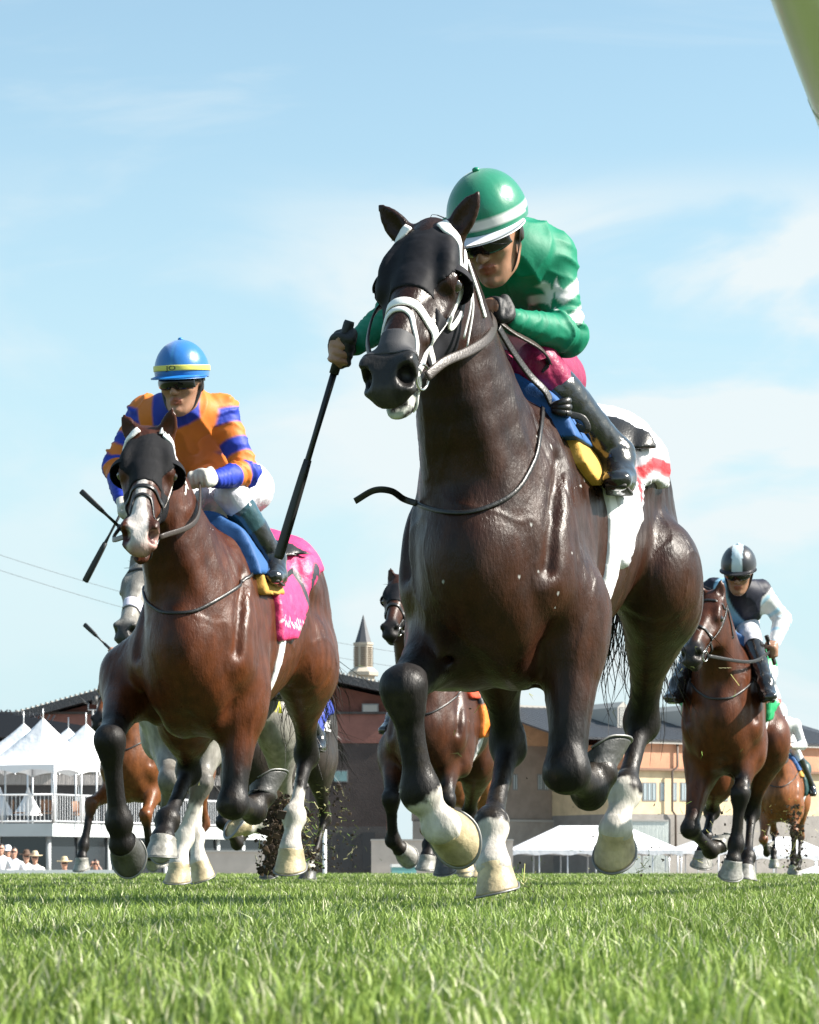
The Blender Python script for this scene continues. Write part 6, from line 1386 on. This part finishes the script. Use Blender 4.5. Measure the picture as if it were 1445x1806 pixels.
def tent(name, label, c, rz, a, b, base, eave, peak, pw=1.7, ridge=0., group=None, finial=0., posts=2):
    t = empty(name, (c[0], c[1], base), rz, label, 'tent', group); cl = mat('white_tent_cloth', col=(.80, .80, .82), rough=.6, bump=.15, bscale=3, spec=.3)
    V, Fs = tent_cloth(a, b, eave - base, peak - base, pw, ridge); r = mesh_obj('roof', V, Fs, cl, t)
    V = []; Fs = []; n = 20; dr = .32
    for (x0, y0, x1, y1) in ((-a, -b, a, -b), (a, -b, a, b), (a, b, -a, b), (-a, b, -a, -b)):
        o = len(V)
        for i in range(n + 1):
            s = i / n; x, y = x0 + (x1 - x0) * s, y0 + (y1 - y0) * s; d = dr * (1 - .45 * abs(math.sin(s * math.pi * posts)) ** .8); V += [(x, y, eave - base), (x * 1.004, y * 1.004, eave - base - d)]
        Fs += [(o + 2 * i, o + 2 * i + 1, o + 2 * i + 3, o + 2 * i + 2) for i in range(n)]
    mesh_obj('valance', V, Fs, cl, t)
    for sx in np.linspace(-1, 1, posts + 1):
        for sy in (-1, 1): V, Fs = sweep([A3(sx * a * .985, sy * b * .985, 0), A3(sx * a * .985, sy * b * .985, eave - base)], .035, .035, 8); mesh_obj('pole', V, Fs, mat('tent_pole', col=(.62, .63, .65), rough=.35, metal=.4), t)
    if finial: V, Fs = sweep([A3(0, 0, peak - base - .1), A3(0, 0, peak - base + finial)], .03, .02, 6); mesh_obj('finial', V, Fs, mat('tent_pole', col=(.62, .63, .65), rough=.35, metal=.4), t)
    return t
def deck():
    grey = mat('deck_fascia', col=(.46, .49, .50), rough=.6, var=.08, vscale=1.); rl = mat('deck_rail', col=(.66, .67, .69), rough=.35, metal=.3); glass = mat('dark_glass', col=(.02, .025, .03), rough=.08, spec=.7)
    c0 = at(93, 0, 100)[:2]; Rv = np.array([.467, .884]); Lv = np.array([-.98, .2]); zt, zb = zat(1452, 100), zat(1475, 100)
    dk = empty('viewing_deck', (*c0, LOW), 0, 'two storey viewing deck with white railings and glass front, below the tents', 'deck')
    def L(o_): o_.location = (-c0[0], -c0[1], -LOW); return o_
    e1, e2 = c0 + Rv * 16, c0 + Lv * 14
    pl = [c0, e1, e1 + np.array([-9, 6]), e2]
    m = MB(); m.hexa([(*p, zb) for p in pl] + [(*p, zt) for p in pl]); L(m.obj('floor_slab', grey, dk))
    for (a, b) in ((c0, e1), (c0, e2)):
        n_ = int(np.linalg.norm(b - a) / 1.9); ins = np.array([-.2, .35])
        for i in range(n_ + 1):
            s = a + (b - a) * i / n_; V, Fs = sweep([A3(*s, zt), A3(*s, zt + 1.08)], .035, .035, 6); L(mesh_obj('rail_post', V, Fs, rl, dk))
            w = s + ins; V, Fs = sweep([A3(*w, LOW), A3(*w, zb)], .10, .10, 4); L(mesh_obj('column', V, Fs, mat('column_white', col=(.62, .64, .65), rough=.5), dk))
            if i < n_:
                w2 = a + (b - a) * (i + 1) / n_ + ins; L(wallbox('glass_panel', w, w2, LOW + .1, zb, .05, glass, dk, -.06))
        for z in (.08, 1.08): V, Fs = sweep([A3(*a, zt + z), A3(*b, zt + z)], .04, .03, 6); L(mesh_obj('hand_rail' if z > 1 else 'bottom_rail', V, Fs, rl, dk))
        m = MB(); k = int(np.linalg.norm(b - a) / .16)
        for i in range(k): s = a + (b - a) * i / k; m.add(*sweep([A3(*s, zt + .08), A3(*s, zt + 1.06)], .012, .012, 4))
        L(m.obj('balusters', rl, dk))
    w0, w1 = c0 + np.array([-14, 13.]), c0 + np.array([9., 17.])
    L(wallbox('back_wall', w0, w1, zt, zat(1381, 112), .4, mat('deck_back_wall', col=(.05, .048, .05), rough=.8), dk)); L(wallbox('awning', w0, w1, zat(1381, 112), zat(1363, 112), 3., mat('awning_slats', col=(.26, .24, .23), rough=.7, bump=.6, bscale=3, stretch=(6, 6, .3)), dk, 1.))
    rz = math.atan2(Rv[1], Rv[0]); cen = c0 + Rv * 1.55 + np.array([-.884, .467]) * 1.55
    g = 'peaked white tents on the viewing deck'
    tent('peaked_tent', 'white peaked tent nearest on the deck corner, tallest at the left edge', cen, rz, 1.8, 1.8, zt, zat(1350, 101), zat(1268, 103), 1.4, group=g, finial=.35)
    c2 = at(152, 0, 108)[:2]; tent('peaked_tent', 'white peaked tent at the right end of the deck beside the bay legs', c2, rz, 1.7, 1.7, zt, zat(1345, 108), zat(1276, 108), 1.45, group=g, finial=.45)
    c3 = at(42, 0, 114)[:2]; tent('peaked_tent', 'white peaked tent behind, only its tip and pole above the corner tent', c3, rz, 1.7, 1.7, zt, zat(1338, 114), zat(1275, 114), 1.45, group=g, finial=.5)
    c4 = at(121, 0, 118)[:2]; tent('peaked_tent', 'small white peak between the two larger tents', c4, rz, 1.7, 1.7, zt, zat(1340, 118), zat(1283, 118), 1.45, group=g, finial=.45)
    for u, lab in ((50, 'white cone shaped parasol behind the deck railing under the corner tent'), (0, 'white cone shaped parasol cut by the left edge of the picture')):
        p = at(u, 0, 104); pr = empty('parasol', (p[0], p[1], zt), 0, lab, 'parasol', 'white parasols on the deck'); h0, h1 = zat(1438, 104) - zt, zat(1388, 104) - zt
        V, Fs = sweep([A3(0, 0, 0), A3(0, 0, h1)], .025, .025, 6); mesh_obj('pole', V, Fs, rl, pr); rr = [.50, .34, .20, .09, .02]; V = []; n = 16
        for k, R_ in enumerate(rr): V += [(R_ * (1 + .12 * math.cos(8 * t)) * math.cos(t), R_ * (1 + .12 * math.cos(8 * t)) * math.sin(t), h0 + (h1 - h0) * (k / 4) ** .85) for t in np.linspace(0, 2 * np.pi, n, endpoint=False)]
        mesh_obj('canopy', V, [(i * n + j, i * n + (j + 1) % n, (i + 1) * n + (j + 1) % n, (i + 1) * n + j) for i in range(4) for j in range(n)], mat('white_tent_cloth'), pr)
    brn = mat('chair_wicker', col=(.26, .13, .07), rough=.7); dkm = mat('chair_metal', col=(.03, .03, .03), rough=.5)
    for i, (u, y, lab) in enumerate(((80, 103, 'brown backed chair beside the white parasol on the deck'), (141, 105.5, 'brown backed chair behind the middle of the deck railing'), (147, 108, 'brown backed chair farther back on the deck'), (33, 102.5, 'brown backed chair left of the white parasol'))):
        p = at(u, 0, y); ch = empty('deck_chair', (p[0], p[1], zt), .6 * i, lab, 'chair', 'chairs on the viewing deck')
        m = MB(); m.box(-.24, .24, -.24, .24, .42, .47); m.obj('seat', brn, ch); V, Fs = sweep(spline([A3(-.23, .22, .55), A3(0, .27, .58), A3(.23, .22, .55)], 5), .03, .22, 8, normals=[A3(0, 0, 1)] * 11); mesh_obj('backrest', V + np.array([0, 0, .18]), Fs, brn, ch)
        for sx in (-.2, .2):
            for sy in (-.2, .2): V, Fs = sweep([A3(sx * 1.1, sy * 1.1, 0), A3(sx, sy, .44)], .016, .016, 6); mesh_obj('leg', V, Fs, dkm, ch)
def frame_tents():
    g = 'white frame tents at the right'
    c = at(1044, 0, 131)[:2]; tent('frame_tent', 'long white frame tent with level ridge between the leading horse hind legs', c, 0, 4.15, 3., LOW, zat(1499, 128), zat(1456, 131), 1.0, 1.6, g, posts=6)
    c = at(1238, 0, 146)[:2]; tent('frame_tent', 'white frame tent between the front legs of the plain bay', c, .1, 1.7, 1.7, LOW, zat(1500, 145), zat(1477, 146), 1.0, 0, g, posts=3)
    c = at(1385, 0, 138)[:2]; tent('frame_tent', 'white frame tent behind the trailing chestnut at the right edge', c, .1, 2.2, 2., LOW, zat(1508, 136), zat(1476, 138), 1.0, .4, g, posts=4)
    c = at(1438, 0, 120)[:2]; tent('frame_tent', 'low white canopy at the bottom right edge behind the turf', c, -.2, .9, .9, LOW, zat(1540, 120), zat(1527, 120), 1.0, 0, g, posts=2)
    tr = empty('trailer', tuple(at(1140, 1530, 150) * A3(1, 1, 0) + A3(0, 0, LOW)), .15, 'pale grey green box trailer behind the long frame tent', 'trailer'); o = np.array(tr.location)
    m = MB(); a, b = at(1085, 1495, 150) - o, at(1171, 1449, 150) - o; m.box(a[0], b[0], -1.2, 1.2, .55, b[2]); m.obj('box_body', mat('trailer_panel', col=(.52, .56, .53), rough=.5, bump=.4, bscale=4, stretch=(6, 6, .2)), tr); m = MB(); m.box(a[0], b[0], -1.25, 1.25, b[2], b[2] + .08); m.obj('roof', mat('pale_trim'), tr)
    for x in (a[0] * .5, b[0] * .6): V, Fs = sweep([A3(x, -1.15, .35), A3(x, 1.15, .35)], .35, .35, 14); mesh_obj('wheel', V, Fs, mat('tyre', col=(.02, .02, .02), rough=.8), tr)
    conc = mat('pale_concrete', col=(.50, .44, .39), rough=.85, var=.08, vscale=2.)
    for u0, u1, v, Y, lab in ((655, 905, 1483, 112, 'long pale concrete barrier wall behind the leading horse'), (355, 470, 1503, 96, 'low pale concrete wall between the legs of the left runners')):
        a, b = at(u0, v, Y), at(u1, v, Y); w = empty('barrier_wall', (a[0], Y, LOW), 0, lab, 'wall'); m = MB(); m.box(0, b[0] - a[0], 0, .3, 0, a[2] - LOW); m.obj('wall_panel', conc, w); m = MB(); m.box(-.03, b[0] - a[0] + .03, -.04, .34, a[2] - LOW, a[2] - LOW + .07); m.obj('coping', mat('pale_trim'), w)
    for u, v0, v1, Y, col, lab in ((712, 1524, 1542, 70, (.18, .42, .40), 'teal cool box with a white lid on the apron'), (838, 1533, 1545, 66, (.03, .15, .5), 'bright blue cool box on the apron by the dark hoof')):
        p = at(u, 0, Y); z = zat(v0, Y) - LOW; cb = empty('cool_box', (p[0], Y, LOW), .1, lab, 'cool box'); m = MB(); m.box(-.32, .32, -.2, .2, z - .42, z - .08); m.obj('box', mat('coolbox_%d' % (col[0] * 99), col=col, rough=.4), cb); m = MB(); m.box(-.335, .335, -.215, .215, z - .08, z); m.obj('lid', WHITELEA, cb); m = MB()
        m.box(-.5, .5, -.3, .3, z - .47, z - .42)
        for sx in (-.45, .42):
            for sy in (-.27, .24): m.box(sx, sx + .03, sy, sy + .03, 0, z - .47)
        m.obj('stand', mat('chair_metal'), cb)
    p = at(573, 0, 60); wp = empty('marker_post', (p[0], 60, LOW), 0, 'slim white post standing behind the bay hind leg', 'post'); V, Fs = sweep([A3(0, 0, 0), A3(0, 0, zat(1466, 60) - LOW)], .045, .045, 10); mesh_obj('shaft', V, Fs, mat('white_rail_paint'), wp); V, Fs = ball(.05, 10, 6); mesh_obj('cap', V + A3(0, 0, zat(1466, 60) - LOW), Fs, mat('white_rail_paint'), wp)
    Yp = 118.; p = at(164, 0, Yp); lp = empty('camera_mast', (p[0], Yp, LOW), 0, 'thin mast with a camera and bracket above the right peaked tent', 'mast'); z = zat(1252, Yp) - LOW; gm = mat('mast_grey', col=(.30, .30, .30), rough=.5); dm = mat('chair_metal')
    V, Fs = sweep([A3(0, 0, 0), A3(0, 0, z)], .05, .05, 8); mesh_obj('mast_pole', V, Fs, gm, lp); V, Fs = sweep([A3(-.2, 0, z + .3), A3(-.2, 0, z), A3(.2, 0, z), A3(.2, 0, z + .3)], .035, .035, 8); mesh_obj('bracket', V, Fs, gm, lp)
    V, Fs = sweep([A3(.1, 0, z + .25), A3(.1, 0, z + .62)], .13, .13, 12); mesh_obj('camera_housing', V, Fs, dm, lp); V, Fs = sweep([A3(-.2, 0, z + .28), A3(-.38, 0, z + .36), A3(-.62, 0, z + .56)], .05, .05, 8); mesh_obj('antenna', V, Fs, dm, lp)
    for k, (va, vb, lab) in enumerate(((972, 1152, 'upper of two thin power lines crossing the sky at left'), (999, 1178, 'lower of two thin power lines crossing the sky at left'))):
        a, b = at(-80, va - 20, 260), at(700, vb - 2, 330); Q = [a + (b - a) * t + A3(0, 0, -1.2 * 4 * t * (1 - t)) for t in np.linspace(-.3, 1.3, 30)]; V, Fs = sweep(Q, .022, .022, 6); tag(mesh_obj('power_line', V, Fs, mat('cable', col=(.05, .05, .055), rough=.6)), lab, 'cable', 'power lines at the left')
def spectator(label, u, v, Y, shirt, hat=None, hatc=None, arms='rail', hair=(.03, .02, .015), sh=(.75, .75, .75)):
    p = at(u, v, Y); hz = p[2] - LOW; r = empty('person', (p[0], Y, LOW), rad(-90), label, 'person', 'spectators along the rail')
    def skel(B, g=0., part='all'):
        if part in ('all', 'shirt'):
            B.limb([((0, 0, hz - .70), .115 + g, .15 + g), ((.0, 0, hz - .45), .115 + g, .155 + g), ((-.01, 0, hz - .27), .09 + g, .17 + g), ((0, 0, hz - .17), .05 + g, .06 + g)], k=.05)
            for s in (-1, 1):
                el, w = (A3(.12, s * .28, hz - .50), A3(.36, s * .16, hz - .52)) if arms == 'rail' else (A3(.22, s * .24, hz - .30), A3(.26, s * .08, hz - .02))
                B.limb([((-.01, s * .17, hz - .27), .06 + g, .06 + g), (el, .045 + g, .045 + g), (w * .8 + el * .2, .036 + g, .036 + g)], k=.03)
                if part == 'all': B.limb([(el, .035, .035), (w, .03, .03), (w + (A3(.08, 0, -.01) if arms == 'rail' else A3(0, -s * .03, .07)), .03, .036)], k=.02)
        if part in ('all', 'trousers'):
            B.ell((0, 0, hz - .78), (.13 + g, .17 + g, .12 + g), k=.05)
            for s in (-1, 1): B.limb([((0, s * .09, hz - .8), .09 + g, .085 + g), ((.01, s * .1, hz - 1.2), .062 + g, .06 + g), ((-.01, s * .1, .06), .045 + g, .045 + g)], k=.04)
        if part == 'all':
            for s in (-1, 1): B.limb([((-.05, s * .1, .045), .04, .04), ((.15, s * .11, .035), .032, .04)], k=.03)
    h = FaceFrame(A3(.02, 0, hz), A3(1, .1, -.05), A3(0, 0, 1)); B = Body(); skel(B, -.012); face_ops(B, h); B.limb([((0, 0, hz - .22), .05, .055), (h(0, 0, -.06), .05, .05)], k=.02)
    D, lo, G = B.field(.014); V, Fs = surf(D, lo, .014, 1); q = V - h.c; X = np.tile((.50, .27, .19), (len(V), 1)); X[(V[:, 2] > hz - .05) & ((q @ h.f < .0) | (q @ h.u > .075)) ] = hair; X[(np.abs(q @ h.u - .012) < .018) & (q @ h.f > .06)] = (.02, .02, .022)
    mesh_obj('body', V, Fs, mat('skin', attr='Col'), r, True, X)
    for part, col, nm in (('shirt', shirt, 'shirt'), ('trousers', (.10, .11, .14), 'trousers')):
        Bs = Body(); skel(Bs, .004, part); D, lo, G = Bs.field(.02); V, Fs = surf(D, lo, .02, 1); mesh_obj(nm, V, Fs, mat('cloth_%d' % int(col[0] * 9999 + col[2] * 99), col=col, rough=.8), r)
    if hat:
        n = 24; prof = {'cap': [(.0, .165), (.06, .155), (.098, .10), (.105, .055)], 'brim': [(.0, .175), (.06, .17), (.085, .12), (.095, .07), (.19, .055), (.20, .065), (.19, .05), (.09, .05)]}[hat]; V = []
        for R_, z in prof: V += [h(R_ * 1.12 * math.cos(t), R_ * .95 * math.sin(t), z) for t in np.linspace(0, 2 * np.pi, n, endpoint=False)]
        if hat == 'cap': V += [h(.105 * 1.12 * math.cos(t) + .07 * max(math.cos(t), 0), .095 * math.sin(t), .05 - .02 * max(math.cos(t), 0)) for t in np.linspace(0, 2 * np.pi, n, endpoint=False)]
        K = len(V) // n; mesh_obj('hat', V, [(i * n + j, (i + 1) * n + j, (i + 1) * n + (j + 1) % n, i * n + (j + 1) % n) for i in range(K - 1) for j in range(n)], mat('hat_%d' % int(hatc[0] * 999), col=hatc, rough=.8), r)
def crowd():
    W_ = (.72, .72, .74)
    spectator('spectator in a white shirt cut by the left edge of the picture', 2, 1497, 62, W_)
    spectator('spectator in a white cap and white shirt leaning on the rail', 14, 1502, 63, W_, 'cap', (.75, .75, .78))
    spectator('bare headed spectator in white right of the white cap', 25, 1503, 62.5, (.70, .70, .73))
    spectator('spectator with a dark brown hat and white top', 47, 1511, 63, (.68, .66, .66), 'brim', (.10, .055, .035))
    spectator('spectator in a pale straw cowboy hat and white shirt', 62, 1513, 63.5, (.74, .72, .70), 'brim', (.52, .42, .28))
    spectator('spectator in a wide straw hat standing apart, low behind the rail', 114, 1523, 63, (.60, .45, .35), 'brim', (.55, .43, .26))
    spectator('spectator holding both hands up to take a picture, bare head', 148, 1527, 63, (.65, .62, .60), None, None, 'up')
    spectator('spectator with raised hands at the right end of the rail', 169, 1524, 64, (.30, .22, .20), None, None, 'up')
def kickback():
    r = np.random.default_rng(5); V = []; Fs = []; Cs = []
    def chunk(p, s, c):
        o = len(V); n = 6; q = r.normal(0, 1, (8, 3)); 
        base = np.array([(x, y, z) for x in (-1, 1) for y in (-1, 1) for z in (-1, 1)], float) * (1 + .5 * r.random((8, 3))) * s * (.4 + r.random(3)); A = r.random() * 6.28; ca, sa = math.cos(A), math.sin(A); base = np.stack([base[:, 0] * ca - base[:, 2] * sa, base[:, 1], base[:, 0] * sa + base[:, 2] * ca], 1)
        V.extend(base + p); Fs.extend([tuple(o + i for i in f) for f in ((0, 1, 3, 2), (4, 6, 7, 5), (0, 4, 5, 1), (2, 3, 7, 6), (0, 2, 6, 4), (1, 5, 7, 3))]); Cs.extend([c] * 8)
    def shred(p, L_, c):
        o = len(V); d = unit(r.normal(0, 1, 3)); w = unit(r.normal(0, 1, 3)) * .0018; b = r.normal(0, .25, 3) * L_
        V.extend([p - w, p + w, p + d * L_ * .5 + b - w, p + d * L_ * .5 + b + w, p + d * L_]); Fs.extend([(o, o + 1, o + 3, o + 2), (o + 2, o + 3, o + 4)]); Cs.extend([c] * 5)
    soil = [(.05, .032, .02), (.09, .058, .035), (.03, .02, .013)]; gr = [(.12, .2, .03), (.3, .3, .1), (.4, .38, .2)]
    def spray(u0, u1, v0, v1, Y, n, big, ns, up=1.5):
        for i in range(n):
            t = r.random() ** up; u = (u0 + u1) / 2 + r.normal(0, .28) * (u1 - u0) * (1 - .3 * t); v = v1 + (v0 - v1) * t; chunk(at(u, v, Y + r.normal(0, .25)), big * (.25 + .9 * r.random() ** 2.5), soil[r.integers(3)])
        for i in range(ns):
            t = r.random(); u = (u0 + u1) / 2 + r.normal(0, .4) * (u1 - u0); v = v1 + (v0 - v1) * t; shred(at(u, v, Y + r.normal(0, .3)), .02 + .05 * r.random(), gr[r.integers(3)])
    spray(462, 516, 1400, 1540, 12.2, 1100, .010, 120, 1.1); spray(500, 570, 1420, 1535, 12.4, 260, .006, 190); spray(555, 630, 1380, 1535, 20., 140, .008, 90, 1.); spray(860, 960, 1520, 1575, 8.6, 26, .003, 30); spray(1240, 1420, 1400, 1535, 17, 90, .0045, 110, 1.); spray(1385, 1420, 1420, 1535, 32, 260, .014, 200, 1.); spray(600, 1380, 1150, 1500, 12, 40, .0035, 40, 1.); spray(1060, 1200, 1490, 1548, 9.4, 24, .0028, 25)
    tag(mesh_obj('flying_turf', V, Fs, mat('turf_clods', attr='Col', rough=.95), None, False, np.array(Cs)), kind='stuff')
if 'set' in PARTS or 'all' in PARTS:
    setting(); buildings(); deck(); frame_tents(); crowd(); kickback()
